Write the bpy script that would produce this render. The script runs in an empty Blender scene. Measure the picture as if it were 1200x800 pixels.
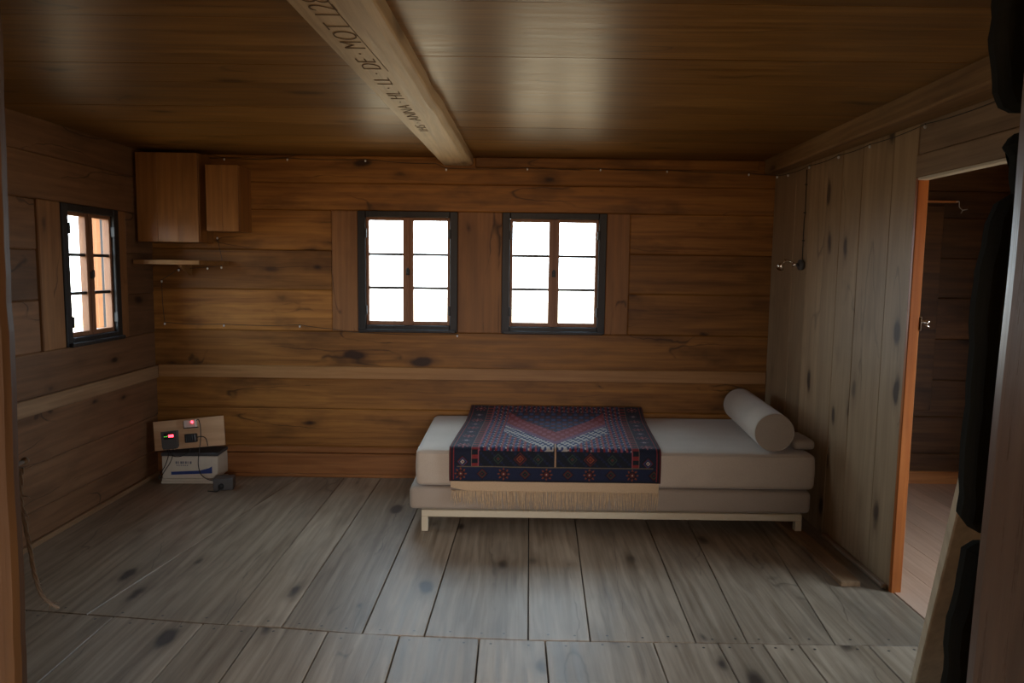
import bpy, bmesh, math, random
from math import sin, cos, pi, radians, atan
from mathutils import Vector, Matrix, noise

random.seed(7)
scene = bpy.context.scene
COL = scene.collection

# ------------------------------------------------------------------ camera
cam_d = bpy.data.cameras.new('camera')
cam = bpy.data.objects.new('camera', cam_d)
COL.objects.link(cam)
cam_d.sensor_width = 36
cam_d.lens = 850 / 1200 * 36
cam_d.clip_start = 0.02
P = atan(85 / 850.0)
ROLL = 0.013
fw = Vector((0, cos(P), -sin(P)))
up0 = Vector((0, sin(P), cos(P)))
rt0 = Vector((1, 0, 0))
rt = rt0 * cos(ROLL) + up0 * sin(ROLL)
up = -rt0 * sin(ROLL) + up0 * cos(ROLL)
m = Matrix((rt, up, -fw)).transposed().to_4x4()
m.translation = Vector((0, 0, 1.4))
cam.matrix_world = m
scene.camera = cam

# ------------------------------------------------------------------ exposure
vs = scene.view_settings
vs.view_transform = 'Standard'
vs.look = 'None'
vs.gamma = 1
vs.use_curve_mapping = False
vs.exposure = 0.68

# ------------------------------------------------------------------ sky: bright overcast, paler towards the snow-bright ground
world = bpy.data.worlds.new('sky')
scene.world = world
world.use_nodes = True
wn = world.node_tree
wn.nodes.clear()
wo = wn.nodes.new('ShaderNodeOutputWorld')
wb = wn.nodes.new('ShaderNodeBackground')
wtc = wn.nodes.new('ShaderNodeTexCoord')
wsep = wn.nodes.new('ShaderNodeSeparateXYZ')
wr = wn.nodes.new('ShaderNodeValToRGB')
wn.links.new(wtc.outputs['Generated'], wsep.inputs[0])
wm = wn.nodes.new('ShaderNodeMath'); wm.operation = 'MULTIPLY_ADD'
wm.inputs[1].default_value = 0.5; wm.inputs[2].default_value = 0.5
wn.links.new(wsep.outputs[2], wm.inputs[0])
wn.links.new(wm.outputs[0], wr.inputs[0])
e = wr.color_ramp.elements
e[0].position = 0.0; e[0].color = (0.20, 0.16, 0.105, 1)
e[1].position = 1.0; e[1].color = (0.50, 0.74, 1.0, 1)
e2 = wr.color_ramp.elements.new(0.46); e2.color = (0.31, 0.255, 0.175, 1)
e3 = wr.color_ramp.elements.new(0.53); e3.color = (0.76, 0.88, 1.0, 1)
wn.links.new(wr.outputs[0], wb.inputs[0])
wb.inputs[1].default_value = 12.0
wn.links.new(wb.outputs[0], wo.inputs[0])


def area_light(name, loc, direction, sx, sy, energy=0.0, color=(1, 1, 1), portal=False):
    d = bpy.data.lights.new(name, 'AREA')
    d.shape = 'RECTANGLE'; d.size = sx; d.size_y = sy
    d.energy = energy; d.color = color
    if portal:
        d.cycles.is_portal = True
    o = bpy.data.objects.new(name, d)
    COL.objects.link(o)
    o.location = loc
    o.rotation_euler = Vector(direction).to_track_quat('-Z', 'Y').to_euler()
    return o


# window daylight openings (portals guide the sky's light through them)
area_light('portal_back_left', (-0.69, 4.97, 1.37), (0, -1, 0), 0.66, 0.80, portal=True)
area_light('portal_back_right', (0.27, 4.97, 1.37), (0, -1, 0), 0.68, 0.80, portal=True)
area_light('portal_left', (-2.55, 4.08, 1.34), (1, 0, 0), 0.54, 0.76, portal=True)
area_light('portal_rear', (0.25, -2.36, 1.4), (0, 1, 0), 2.3, 1.1, portal=True)
area_light('portal_side_room', (3.56, 2.2, 1.15), (-1, 0, 0), 1.2, 1.1, portal=True)


# added warm fill lamp just inside the rear room's window behind the viewer
area_light('rear_fill_lamp', (0.25, -2.15, 1.40), (0, 1, -0.10), 2.2, 1.0, energy=46, color=(1.0, 0.52, 0.20))


# ------------------------------------------------------------------ materials
def new_mat(name):
    m = bpy.data.materials.new(name)
    m.use_nodes = True
    nt = m.node_tree
    nt.nodes.clear()
    out = nt.nodes.new('ShaderNodeOutputMaterial')
    return m, nt, out


def wood(name, dark, light, axis='X', rough=0.6, spec=0.3, knots=0.8, streak=1.0, stain=0.5, vary=0.35,
         knot_scale=2.4, bump=0.25, stain_col=None, coat=0.0, ring=0.0, tint=None, crack=0.0):
    m, nt, out = new_mat(name)
    N = nt.nodes.new; L = nt.links.new
    tc = N('ShaderNodeTexCoord')
    geo = N('ShaderNodeNewGeometry')
    rnd = geo.outputs['Random Per Island']
    # per-plank offset
    off = N('ShaderNodeVectorMath'); off.operation = 'SCALE'
    comb = N('ShaderNodeCombineXYZ')
    for i, k in enumerate((13.1, 29.7, 41.3)):
        mm = N('ShaderNodeMath'); mm.operation = 'MULTIPLY'; mm.inputs[1].default_value = k
        L(rnd, mm.inputs[0]); L(mm.outputs[0], comb.inputs[i])
    add = N('ShaderNodeVectorMath'); add.operation = 'ADD'
    L(tc.outputs['Object'], add.inputs[0]); L(comb.outputs[0], add.inputs[1])
    ai = 'XYZ'.index(axis)

    def stretched(along, across):
        mp = N('ShaderNodeMapping')
        s = [across] * 3; s[ai] = along
        mp.inputs['Scale'].default_value = s
        L(add.outputs[0], mp.inputs[0])
        return mp.outputs[0]
    # warp
    wv = N('ShaderNodeTexNoise'); wv.inputs['Scale'].default_value = 1.0; wv.inputs['Detail'].default_value = 2
    L(stretched(1.6, 5.0), wv.inputs['Vector'])
    warp = N('ShaderNodeVectorMath'); warp.operation = 'SCALE'; warp.inputs['Scale'].default_value = 0.6
    L(wv.outputs['Color'], warp.inputs[0])
    # fine streaks
    a1 = N('ShaderNodeVectorMath'); a1.operation = 'ADD'
    L(stretched(1.3, 38.0), a1.inputs[0]); L(warp.outputs[0], a1.inputs[1])
    n1 = N('ShaderNodeTexNoise'); n1.inputs['Scale'].default_value = 1.0; n1.inputs['Detail'].default_value = 6
    n1.inputs['Roughness'].default_value = 0.62
    L(a1.outputs[0], n1.inputs['Vector'])
    # broad bands (growth rings)
    a2 = N('ShaderNodeVectorMath'); a2.operation = 'ADD'
    L(stretched(0.7, 9.0), a2.inputs[0]); L(warp.outputs[0], a2.inputs[1])
    n2 = N('ShaderNodeTexNoise'); n2.inputs['Scale'].default_value = 1.0; n2.inputs['Detail'].default_value = 3
    L(a2.outputs[0], n2.inputs['Vector'])
    rg = N('ShaderNodeMath'); rg.operation = 'MULTIPLY'; rg.inputs[1].default_value = 34.0
    L(n2.outputs['Fac'], rg.inputs[0])
    sn = N('ShaderNodeMath'); sn.operation = 'SINE'
    L(rg.outputs[0], sn.inputs[0])
    # combine
    mixv = N('ShaderNodeMath'); mixv.operation = 'MULTIPLY_ADD'
    mixv.inputs[1].default_value = 0.055 + ring; L(sn.outputs[0], mixv.inputs[0])
    L(n1.outputs['Fac'], mixv.inputs[2])
    n3 = N('ShaderNodeMath'); n3.operation = 'MULTIPLY_ADD'; n3.inputs[1].default_value = 0.35
    L(n2.outputs['Fac'], n3.inputs[0]); L(mixv.outputs[0], n3.inputs[2])
    ramp = N('ShaderNodeMapRange')
    ramp.inputs['From Min'].default_value = 0.67 - 0.26 / streak
    ramp.inputs['From Max'].default_value = 0.67 + 0.26 / streak
    L(n3.outputs[0], ramp.inputs['Value'])
    col = N('ShaderNodeMix'); col.data_type = 'RGBA'
    col.inputs[6].default_value = (*dark, 1); col.inputs[7].default_value = (*light, 1)
    L(ramp.outputs[0], col.inputs[0])
    cur = col.outputs[2]
    # per-plank brightness
    mr = N('ShaderNodeMapRange'); mr.inputs['To Min'].default_value = 1 - vary; mr.inputs['To Max'].default_value = 1 + vary * 0.6
    L(rnd, mr.inputs['Value'])
    vm = N('ShaderNodeVectorMath'); vm.operation = 'SCALE'
    L(cur, vm.inputs[0]); L(mr.outputs[0], vm.inputs['Scale'])
    cur = vm.outputs[0]
    # big stains / wear
    st = N('ShaderNodeTexNoise'); st.inputs['Scale'].default_value = 1.0; st.inputs['Detail'].default_value = 4
    st.inputs['Roughness'].default_value = 0.6
    L(stretched(1.5, 4.0), st.inputs['Vector'])
    sr = N('ShaderNodeMapRange'); sr.inputs['From Min'].default_value = 0.52; sr.inputs['From Max'].default_value = 0.72
    sr.inputs['To Max'].default_value = stain
    L(st.outputs['Fac'], sr.inputs['Value'])
    sm = N('ShaderNodeMix'); sm.data_type = 'RGBA'
    sc = stain_col or tuple(c * 0.42 for c in dark)
    sm.inputs[7].default_value = (*sc, 1)
    L(sr.outputs[0], sm.inputs[0]); L(cur, sm.inputs[6])
    cur = sm.outputs[2]
    # knots
    wk = N('ShaderNodeTexNoise'); wk.inputs['Scale'].default_value = 7.0; wk.inputs['Detail'].default_value = 2
    L(add.outputs[0], wk.inputs['Vector'])
    wks = N('ShaderNodeVectorMath'); wks.operation = 'SCALE'; wks.inputs['Scale'].default_value = 0.22
    L(wk.outputs['Color'], wks.inputs[0])
    ak = N('ShaderNodeVectorMath'); ak.operation = 'ADD'
    L(stretched(knot_scale * 0.62, knot_scale * 1.5), ak.inputs[0]); L(wks.outputs[0], ak.inputs[1])
    vo = N('ShaderNodeTexVoronoi'); vo.inputs['Scale'].default_value = 1.0
    L(ak.outputs[0], vo.inputs['Vector'])
    csep = N('ShaderNodeSeparateColor'); L(vo.outputs['Color'], csep.inputs[0])
    rad = N('ShaderNodeMath'); rad.operation = 'MULTIPLY_ADD'; rad.inputs[1].default_value = 0.16; rad.inputs[2].default_value = 0.0
    L(csep.outputs[0], rad.inputs[0])
    kd = N('ShaderNodeMath'); kd.operation = 'SUBTRACT'
    L(vo.outputs['Distance'], kd.inputs[0]); L(rad.outputs[0], kd.inputs[1])
    kr = N('ShaderNodeMapRange'); kr.inputs['From Min'].default_value = -0.03; kr.inputs['From Max'].default_value = 0.05
    kr.inputs['To Min'].default_value = knots; kr.inputs['To Max'].default_value = 0
    L(kd.outputs[0], kr.inputs['Value'])
    hr = N('ShaderNodeMapRange'); hr.interpolation_type = 'SMOOTHSTEP'; hr.inputs['From Min'].default_value = -0.05; hr.inputs['From Max'].default_value = 0.22
    hr.inputs['To Min'].default_value = knots * 0.5; hr.inputs['To Max'].default_value = 0
    L(kd.outputs[0], hr.inputs['Value'])
    hm = N('ShaderNodeMix'); hm.data_type = 'RGBA'; hm.inputs[7].default_value = (*[c * 0.6 for c in dark], 1)
    L(hr.outputs[0], hm.inputs[0]); L(cur, hm.inputs[6])
    cur = hm.outputs[2]
    km = N('ShaderNodeMix'); km.data_type = 'RGBA'
    km.inputs[7].default_value = (dark[0] * 0.22, dark[1] * 0.2, dark[2] * 0.22, 1)
    L(kr.outputs[0], km.inputs[0]); L(cur, km.inputs[6])
    cur = km.outputs[2]
    if crack:
        ac = N('ShaderNodeVectorMath'); ac.operation = 'ADD'
        L(stretched(0.55, 4.2), ac.inputs[0])
        wc = N('ShaderNodeVectorMath'); wc.operation = 'SCALE'; wc.inputs['Scale'].default_value = 0.12
        L(wk.outputs['Color'], wc.inputs[0]); L(wc.outputs[0], ac.inputs[1])
        nc = N('ShaderNodeTexNoise'); nc.inputs['Scale'].default_value = 1.0; nc.inputs['Detail'].default_value = 1
        L(ac.outputs[0], nc.inputs['Vector'])
        d1 = N('ShaderNodeMath'); d1.operation = 'SUBTRACT'; d1.inputs[1].default_value = 0.5; L(nc.outputs['Fac'], d1.inputs[0])
        d2 = N('ShaderNodeMath'); d2.operation = 'ABSOLUTE'; L(d1.outputs[0], d2.inputs[0])
        cr_ = N('ShaderNodeMapRange'); cr_.inputs['From Max'].default_value = 0.007; cr_.inputs['To Min'].default_value = 1; cr_.inputs['To Max'].default_value = 0
        L(d2.outputs[0], cr_.inputs['Value'])
        mk = N('ShaderNodeMapRange'); mk.inputs['From Min'].default_value = 0.47; mk.inputs['From Max'].default_value = 0.55; mk.inputs['To Max'].default_value = crack
        L(st.outputs['Fac'], mk.inputs['Value'])
        mc = N('ShaderNodeMath'); mc.operation = 'MULTIPLY'; L(cr_.outputs[0], mc.inputs[0]); L(mk.outputs[0], mc.inputs[1])
        cm = N('ShaderNodeMix'); cm.data_type = 'RGBA'; cm.inputs[7].default_value = (*[c * 0.2 for c in dark], 1)
        L(mc.outputs[0], cm.inputs[0]); L(cur, cm.inputs[6])
        cur = cm.outputs[2]
    bs = N('ShaderNodeBsdfPrincipled')
    L(cur, bs.inputs['Base Color'])
    rr = N('ShaderNodeMapRange'); rr.inputs['To Min'].default_value = max(rough - 0.1, 0.05); rr.inputs['To Max'].default_value = min(rough + 0.12, 1)
    L(n1.outputs['Fac'], rr.inputs['Value']); L(rr.outputs[0], bs.inputs['Roughness'])
    bs.inputs['Specular IOR Level'].default_value = spec
    if tint:
        bs.inputs['Specular Tint'].default_value = (*tint, 1)
    if coat:
        bs.inputs['Coat Weight'].default_value = coat; bs.inputs['Coat Roughness'].default_value = 0.3
    bp = N('ShaderNodeBump'); bp.inputs['Strength'].default_value = bump; bp.inputs['Distance'].default_value = 0.004
    L(n3.outputs[0], bp.inputs['Height']); L(bp.outputs[0], bs.inputs['Normal'])
    L(bs.outputs[0], out.inputs[0])
    return m


def plain(name, color, rough=0.5, metal=0.0, spec=0.4, noise_amt=0.12, scale=30, bump=0.0):
    m, nt, out = new_mat(name)
    N = nt.nodes.new; L = nt.links.new
    tc = N('ShaderNodeTexCoord'); no = N('ShaderNodeTexNoise'); no.inputs['Scale'].default_value = scale; no.inputs['Detail'].default_value = 4
    L(tc.outputs['Object'], no.inputs['Vector'])
    mr = N('ShaderNodeMapRange'); mr.inputs['To Min'].default_value = 1 - noise_amt; mr.inputs['To Max'].default_value = 1 + noise_amt
    L(no.outputs['Fac'], mr.inputs['Value'])
    vm = N('ShaderNodeVectorMath'); vm.operation = 'SCALE'; vm.inputs[0].default_value = color
    L(mr.outputs[0], vm.inputs['Scale'])
    bs = N('ShaderNodeBsdfPrincipled')
    L(vm.outputs[0], bs.inputs['Base Color'])
    bs.inputs['Roughness'].default_value = rough; bs.inputs['Metallic'].default_value = metal
    bs.inputs['Specular IOR Level'].default_value = spec
    if bump:
        bp = N('ShaderNodeBump'); bp.inputs['Strength'].default_value = bump; bp.inputs['Distance'].default_value = 0.002
        L(no.outputs['Fac'], bp.inputs['Height']); L(bp.outputs[0], bs.inputs['Normal'])
    L(bs.outputs[0], out.inputs[0])
    return m


def fabric(name, color, weave=420.0):
    m, nt, out = new_mat(name)
    N = nt.nodes.new; L = nt.links.new
    tc = N('ShaderNodeTexCoord')
    w1 = N('ShaderNodeTexNoise'); w1.inputs['Scale'].default_value = weave * 0.6; w1.inputs['Detail'].default_value = 2
    L(tc.outputs['Object'], w1.inputs['Vector'])
    w2 = N('ShaderNodeTexNoise'); w2.inputs['Scale'].default_value = 5; w2.inputs['Detail'].default_value = 3
    L(tc.outputs['Object'], w2.inputs['Vector'])
    ad = N('ShaderNodeMath'); ad.operation = 'ADD'; L(w1.outputs['Fac'], ad.inputs[0]); L(w2.outputs['Fac'], ad.inputs[1])
    mr = N('ShaderNodeMapRange'); mr.inputs['From Max'].default_value = 2; mr.inputs['To Min'].default_value = 0.72; mr.inputs['To Max'].default_value = 1.28
    L(ad.outputs[0], mr.inputs['Value'])
    vm = N('ShaderNodeVectorMath'); vm.operation = 'SCALE'; vm.inputs[0].default_value = color; L(mr.outputs[0], vm.inputs['Scale'])
    bs = N('ShaderNodeBsdfPrincipled'); L(vm.outputs[0], bs.inputs['Base Color'])
    bs.inputs['Roughness'].default_value = 0.85; bs.inputs['Specular IOR Level'].default_value = 0.25
    bs.inputs['Sheen Weight'].default_value = 0.25; bs.inputs['Sheen Roughness'].default_value = 0.4
    bp = N('ShaderNodeBump'); bp.inputs['Strength'].default_value = 0.35; bp.inputs['Distance'].default_value = 0.001
    L(w1.outputs['Fac'], bp.inputs['Height']); L(bp.outputs[0], bs.inputs['Normal'])
    L(bs.outputs[0], out.inputs[0])
    return m


def emit(name, color, strength):
    m, nt, out = new_mat(name)
    em = nt.nodes.new('ShaderNodeEmission'); em.inputs[0].default_value = (*color, 1); em.inputs[1].default_value = strength
    nt.links.new(em.outputs[0], out.inputs[0])
    return m


def glass_mat(name):
    m, nt, out = new_mat(name)
    N = nt.nodes.new; L = nt.links.new
    fr = N('ShaderNodeFresnel'); fr.inputs[0].default_value = 1.45
    tr = N('ShaderNodeBsdfTransparent'); tr.inputs[0].default_value = (0.95, 0.97, 0.96, 1)
    gl = N('ShaderNodeBsdfGlossy'); gl.inputs['Roughness'].default_value = 0.02
    mx = N('ShaderNodeMixShader')
    ge = N('ShaderNodeNewGeometry'); inv = N('ShaderNodeMath'); inv.operation = 'SUBTRACT'; inv.inputs[0].default_value = 1.0
    L(ge.outputs['Backfacing'], inv.inputs[1]); mu = N('ShaderNodeMath'); mu.operation = 'MULTIPLY'
    L(fr.outputs[0], mu.inputs[0]); L(inv.outputs[0], mu.inputs[1])
    L(mu.outputs[0], mx.inputs[0]); L(tr.outputs[0], mx.inputs[1]); L(gl.outputs[0], mx.inputs[2]); L(mx.outputs[0], out.inputs[0])
    return m


M = {}
M['log'] = wood('old_log_wood', (0.13, 0.047, 0.008), (0.38, 0.168, 0.036), 'X', rough=0.55, spec=0.3, knots=1.0, stain=0.8, vary=0.25, streak=0.9, knot_scale=3.6, crack=0.8)
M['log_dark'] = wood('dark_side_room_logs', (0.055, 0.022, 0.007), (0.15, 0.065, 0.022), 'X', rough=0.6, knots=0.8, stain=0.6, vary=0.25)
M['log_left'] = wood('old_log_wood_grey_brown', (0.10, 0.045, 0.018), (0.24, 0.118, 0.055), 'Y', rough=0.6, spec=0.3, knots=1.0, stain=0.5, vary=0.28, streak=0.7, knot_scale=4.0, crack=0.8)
M['log_post'] = wood('vertical_post_wood', (0.15, 0.064, 0.022), (0.33, 0.155, 0.058), 'Z', rough=0.6, knots=0.85, stain=0.35, vary=0.15, streak=0.6, crack=0.9)
M['rail'] = wood('pale_batten_wood', (0.22, 0.105, 0.034), (0.39, 0.205, 0.080), 'X', rough=0.55, knots=0.6, stain=0.2, vary=0.1)
M['skirt'] = wood('reddish_skirting_wood', (0.17, 0.060, 0.015), (0.32, 0.135, 0.042), 'X', rough=0.55, knots=0.8, stain=0.3, vary=0.1)
M['rail_y'] = wood('pale_batten_wood_side', (0.17, 0.090, 0.042), (0.31, 0.185, 0.095), 'Y', rough=0.55, knots=0.6, stain=0.2, vary=0.1)
M['ceiling'] = wood('varnished_ceiling_boards', (0.12, 0.054, 0.012), (0.29, 0.145, 0.038), 'X', rough=0.37, spec=0.2, knots=0.75, stain=0.35, vary=0.2, knot_scale=2.6, bump=0.12, streak=1.0, crack=0.5)
M['floor'] = wood('worn_grey_floor_boards', (0.175, 0.126, 0.078), (0.42, 0.33, 0.232), 'Y', rough=0.45, spec=0.5, knots=0.95, streak=1.0, stain=0.45,
                  stain_col=(0.10, 0.08, 0.06), vary=0.22, knot_scale=3.4, bump=0.3, ring=0.02, crack=0.5)
M['panel'] = wood('weathered_plank_panel', (0.27, 0.165, 0.085), (0.48, 0.335, 0.195), 'Z', rough=0.5, spec=0.35, knots=0.95, stain=0.25, vary=0.14, knot_scale=4.0, streak=0.65, crack=0.5)
M['panel_y'] = wood('weathered_lintel_wood', (0.20, 0.125, 0.075), (0.38, 0.26, 0.165), 'Y', rough=0.55, knots=0.6, stain=0.3, vary=0.14)
M['beam'] = wood('pale_hewn_beam', (0.32, 0.215, 0.115), (0.62, 0.46, 0.27), 'Y', rough=0.5, spec=0.4, knots=0.6, stain=0.2, vary=0.05, bump=0.4)
M['beam_r'] = wood('brown_hewn_beam', (0.17, 0.09, 0.035), (0.34, 0.20, 0.085), 'Y', rough=0.55, knots=0.6, stain=0.25, vary=0.05)
M['orange'] = wood('orange_varnished_wood', (0.34, 0.080, 0.011), (0.54, 0.165, 0.028), 'Z', rough=0.35, spec=0.5, knots=0.5, stain=0.15, vary=0.05)
M['orange_x'] = wood('orange_skirting_wood', (0.36, 0.12, 0.03), (0.58, 0.24, 0.07), 'X', rough=0.4, spec=0.5, knots=0.5, stain=0.15, vary=0.05)
M['cup'] = wood('cupboard_pine', (0.17, 0.065, 0.014), (0.34, 0.15, 0.040), 'Z', rough=0.45, spec=0.4, knots=0.6, stain=0.3, vary=0.06, streak=0.8)
M['cup_x'] = wood('shelf_pine', (0.15, 0.07, 0.02), (0.28, 0.14, 0.045), 'X', rough=0.5, knots=0.5, stain=0.2, vary=0.1)
M['shade_dark_frame'] = wood('shade_dark_casing_wood', (0.010, 0.009, 0.009), (0.024, 0.021, 0.020), 'Z', rough=0.5, knots=0.2, stain=0.2, vary=0.1)  # near-black tone stands for the shade in the window rebate
M['sash'] = wood('brown_sash_wood', (0.15, 0.062, 0.028), (0.27, 0.125, 0.06), 'Z', rough=0.5, knots=0.2, stain=0.2, vary=0.05)
M['reveal'] = wood('bright_outer_reveal_wood', (0.20, 0.065, 0.018), (0.32, 0.12, 0.035), 'Z', rough=0.6, knots=0.7, stain=0.2, vary=0.08)
M['laminate'] = wood('light_laminate_floor', (0.52, 0.31, 0.20), (0.68, 0.45, 0.31), 'Y', rough=0.4, spec=0.4, knots=0.25, stain=0.1, vary=0.1, stain_col=(0.4, 0.26, 0.18))
M['jamb'] = wood('smoothed_jamb_wood', (0.06, 0.038, 0.024), (0.13, 0.085, 0.055), 'Z', rough=0.28, spec=0.5, knots=0.4, stain=0.3, vary=0.1)  # tone darkened in place of weaker rear light on the jamb
M['post'] = wood('orange_brown_post_wood', (0.028, 0.012, 0.003), (0.075, 0.034, 0.009), 'Z', rough=0.5, spec=0.4, knots=0.4, stain=0.4, vary=0.1)  # wood colour lowered to stand for less rear light on the post
M['unlit_log'] = wood('shade_dark_log_ends', (0.008, 0.009, 0.005), (0.020, 0.019, 0.012), 'Z', rough=0.95, knots=0.3, stain=0.2, vary=0.1, spec=0.05)  # unlit look of the log ends put into a near-black colour
M['pale_plank'] = wood('pale_plank_wood', (0.58, 0.46, 0.29), (0.80, 0.67, 0.46), 'Z', rough=0.5, knots=0.6, stain=0.2, vary=0.05)
M['front_log'] = wood('doorway_log_wood', (0.10, 0.055, 0.025), (0.24, 0.14, 0.065), 'X', rough=0.6, knots=0.7, stain=0.4, vary=0.2)
M['gap'] = plain('dark_gap', (0.012, 0.009, 0.006), rough=0.95)
M['ink'] = plain('carved_dark_line', (0.12, 0.08, 0.045), rough=0.9)
M['fabric'] = fabric('beige_linen_fabric', (0.43, 0.355, 0.275))
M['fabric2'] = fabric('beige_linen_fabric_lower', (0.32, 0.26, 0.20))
M['cream_metal'] = plain('cream_painted_metal', (0.50, 0.43, 0.30), rough=0.4, noise_amt=0.05)
M['fringe'] = plain('undyed_wool_fringe', (0.54, 0.38, 0.22), rough=0.9, noise_amt=0.25, scale=80)
M['kelim'] = plain('undyed_wool_band', (0.42, 0.29, 0.17), rough=0.9, noise_amt=0.2, scale=150)
M['card'] = plain('white_battery_case', (0.62, 0.58, 0.48), rough=0.5, noise_amt=0.06)
M['card_lid'] = plain('dark_battery_top', (0.06, 0.065, 0.07), rough=0.5)
M['blue'] = plain('blue_label', (0.03, 0.06, 0.22), rough=0.4)
M['grey_print'] = plain('grey_label_print', (0.16, 0.17, 0.2), rough=0.5)
M['ply'] = wood('pale_plywood', (0.50, 0.31, 0.17), (0.66, 0.44, 0.26), 'X', rough=0.55, knots=0.1, stain=0.05, vary=0.02)
M['black'] = plain('black_plastic', (0.02, 0.02, 0.02), rough=0.35)
M['grey_plastic'] = plain('grey_plastic', (0.09, 0.09, 0.09), rough=0.4)
M['white_plastic'] = plain('white_plastic', (0.6, 0.56, 0.5), rough=0.4)
M['cable'] = plain('black_cable', (0.012, 0.012, 0.012), rough=0.4)
M['red_led'] = emit('red_led', (1.0, 0.03, 0.05), 7.0)
M['green_led'] = emit('green_led', (0.2, 1.0, 0.1), 0.8)
M['chrome'] = plain('polished_metal', (0.8, 0.78, 0.74), rough=0.18, metal=1.0, noise_amt=0.03)
M['bulb'] = plain('frosted_bulb', (0.75, 0.76, 0.78), rough=0.2, spec=0.8)
M['wire'] = plain('thin_dark_wire', (0.03, 0.025, 0.02), rough=0.6)
M['nail'] = plain('nail_head', (0.10, 0.09, 0.08), rough=0.4, metal=0.6)
M['rope'] = plain('frayed_pale_rope', (0.20, 0.17, 0.13), rough=0.9, noise_amt=0.3, scale=120, bump=0.5)
M['glass'] = glass_mat('window_glass')
M['lintel_highlight'] = plain('lintel_highlight', (0.72, 0.66, 0.55), rough=0.35)


# ------------------------------------------------------------------ helpers
def obj(name, bm, mat, parent=None, kind=None, smooth=False):
    me = bpy.data.meshes.new(name)
    bm.normal_update()
    bm.to_mesh(me); bm.free()
    mats = mat if isinstance(mat, (list, tuple)) else [mat]
    for mm in mats:
        me.materials.append(mm)
    if smooth:
        for p in me.polygons:
            p.use_smooth = True
    o = bpy.data.objects.new(name, me)
    COL.objects.link(o)
    if parent:
        o.parent = parent
    if kind:
        o['kind'] = kind
    return o


def tag(o, label, cat, group=None):
    o['label'] = label; o['category'] = cat
    if group:
        o['group'] = group
    return o


def empty(name, loc, label, cat, group=None):
    o = bpy.data.objects.new(name, None)
    o.empty_display_size = 0.1
    COL.objects.link(o)
    o.location = loc
    return tag(o, label, cat, group)


def box(bm, lo, hi, bev=0.0, seg=1, mi=0, mtx=None):
    vs = []
    for x in (lo[0], hi[0]):
        for y in (lo[1], hi[1]):
            for z in (lo[2], hi[2]):
                vs.append(bm.verts.new((x, y, z)))
    q = [(0, 1, 3, 2), (4, 6, 7, 5), (0, 4, 5, 1), (2, 3, 7, 6), (0, 2, 6, 4), (1, 5, 7, 3)]
    fs = [bm.faces.new([vs[i] for i in f]) for f in q]
    for f in fs:
        f.material_index = mi
    geom_v = vs
    if bev > 0:
        es = list({e for f in fs for e in f.edges})
        r = bmesh.ops.bevel(bm, geom=es, offset=bev, segments=seg, affect='EDGES', profile=0.5)
        geom_v = list({v for f in r['faces'] for v in f.verts} | {v for v in vs if v.is_valid})
        for f in r['faces']:
            f.material_index = mi
    if mtx is not None:
        for v in geom_v:
            v.co = mtx @ v.co
    return geom_v


def prism(bm, pts, vec, mi=0):
    """closed polygon pts extruded along vec"""
    a = [bm.verts.new(p) for p in pts]
    b = [bm.verts.new(Vector(p) + Vector(vec)) for p in pts]
    n = len(pts)
    f = [bm.faces.new(a), bm.faces.new(b[::-1])]
    for i in range(n):
        f.append(bm.faces.new((a[i], b[i], b[(i + 1) % n], a[(i + 1) % n])))
    for x in f:
        x.material_index = mi
    bmesh.ops.recalc_face_normals(bm, faces=f)
    return a + b


def tube(bm, pts, r, seg=8, mi=0, caps=True):
    pts = [Vector(p) for p in pts]
    rs = r if isinstance(r, (list, tuple)) else [r] * len(pts)
    rings = []
    ref = None
    for i, p in enumerate(pts):
        a = pts[max(i - 1, 0)]; b = pts[min(i + 1, len(pts) - 1)]
        t = (b - a).normalized()
        if ref is None:
            ref = Vector((0, 0, 1)) if abs(t.z) < 0.9 else Vector((1, 0, 0))
        u = (ref - t * ref.dot(t)).normalized(); ref = u
        w = t.cross(u)
        rings.append([bm.verts.new(p + (u * cos(2 * pi * k / seg) + w * sin(2 * pi * k / seg)) * rs[i]) for k in range(seg)])
    fs = []
    for i in range(len(rings) - 1):
        for k in range(seg):
            fs.append(bm.faces.new((rings[i][k], rings[i][(k + 1) % seg], rings[i + 1][(k + 1) % seg], rings[i + 1][k])))
    if caps:
        fs.append(bm.faces.new(rings[0][::-1])); fs.append(bm.faces.new(rings[-1]))
    for f in fs:
        f.material_index = mi; f.smooth = True
    return fs


def sphere(bm, c, r, mi=0, sx=1, sy=1, sz=1, u=12, v=8):
    g = bmesh.ops.create_uvsphere(bm, u_segments=u, v_segments=v, radius=r)
    for w in g['verts']:
        w.co = Vector((w.co.x * sx, w.co.y * sy, w.co.z * sz)) + Vector(c)
        for f in w.link_faces:
            f.material_index = mi; f.smooth = True


def catmull(pts, n=6):
    pts = [Vector(p) for p in pts]
    P_ = [pts[0] * 2 - pts[1]] + pts + [pts[-1] * 2 - pts[-2]]
    out = []
    for i in range(1, len(P_) - 2):
        for k in range(n):
            t = k / n
            a, b, c, d = P_[i - 1], P_[i], P_[i + 1], P_[i + 2]
            out.append(0.5 * ((2 * b) + (c - a) * t + (2 * a - 5 * b + 4 * c - d) * t * t + (3 * b - a - 3 * c + d) * t ** 3))
    out.append(pts[-1])
    return out


def B():
    return bmesh.new()


XL, XR = -2.36, 1.69     # inner faces of the side walls
YB = 4.78                # inner face of the back wall
ZC = 2.11                # ceiling
TH = 0.15

# ================================================================== STRUCTURE
# ---- floor: wide boards in two rows
bm = B()
SEAM = [(-2.36, 2.86), (-1.70, 2.785), (-1.10, 2.712), (-0.885, 2.70), (-0.56, 2.655), (-0.32, 2.645), (0.08, 2.625), (1.72, 2.62)]


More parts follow.
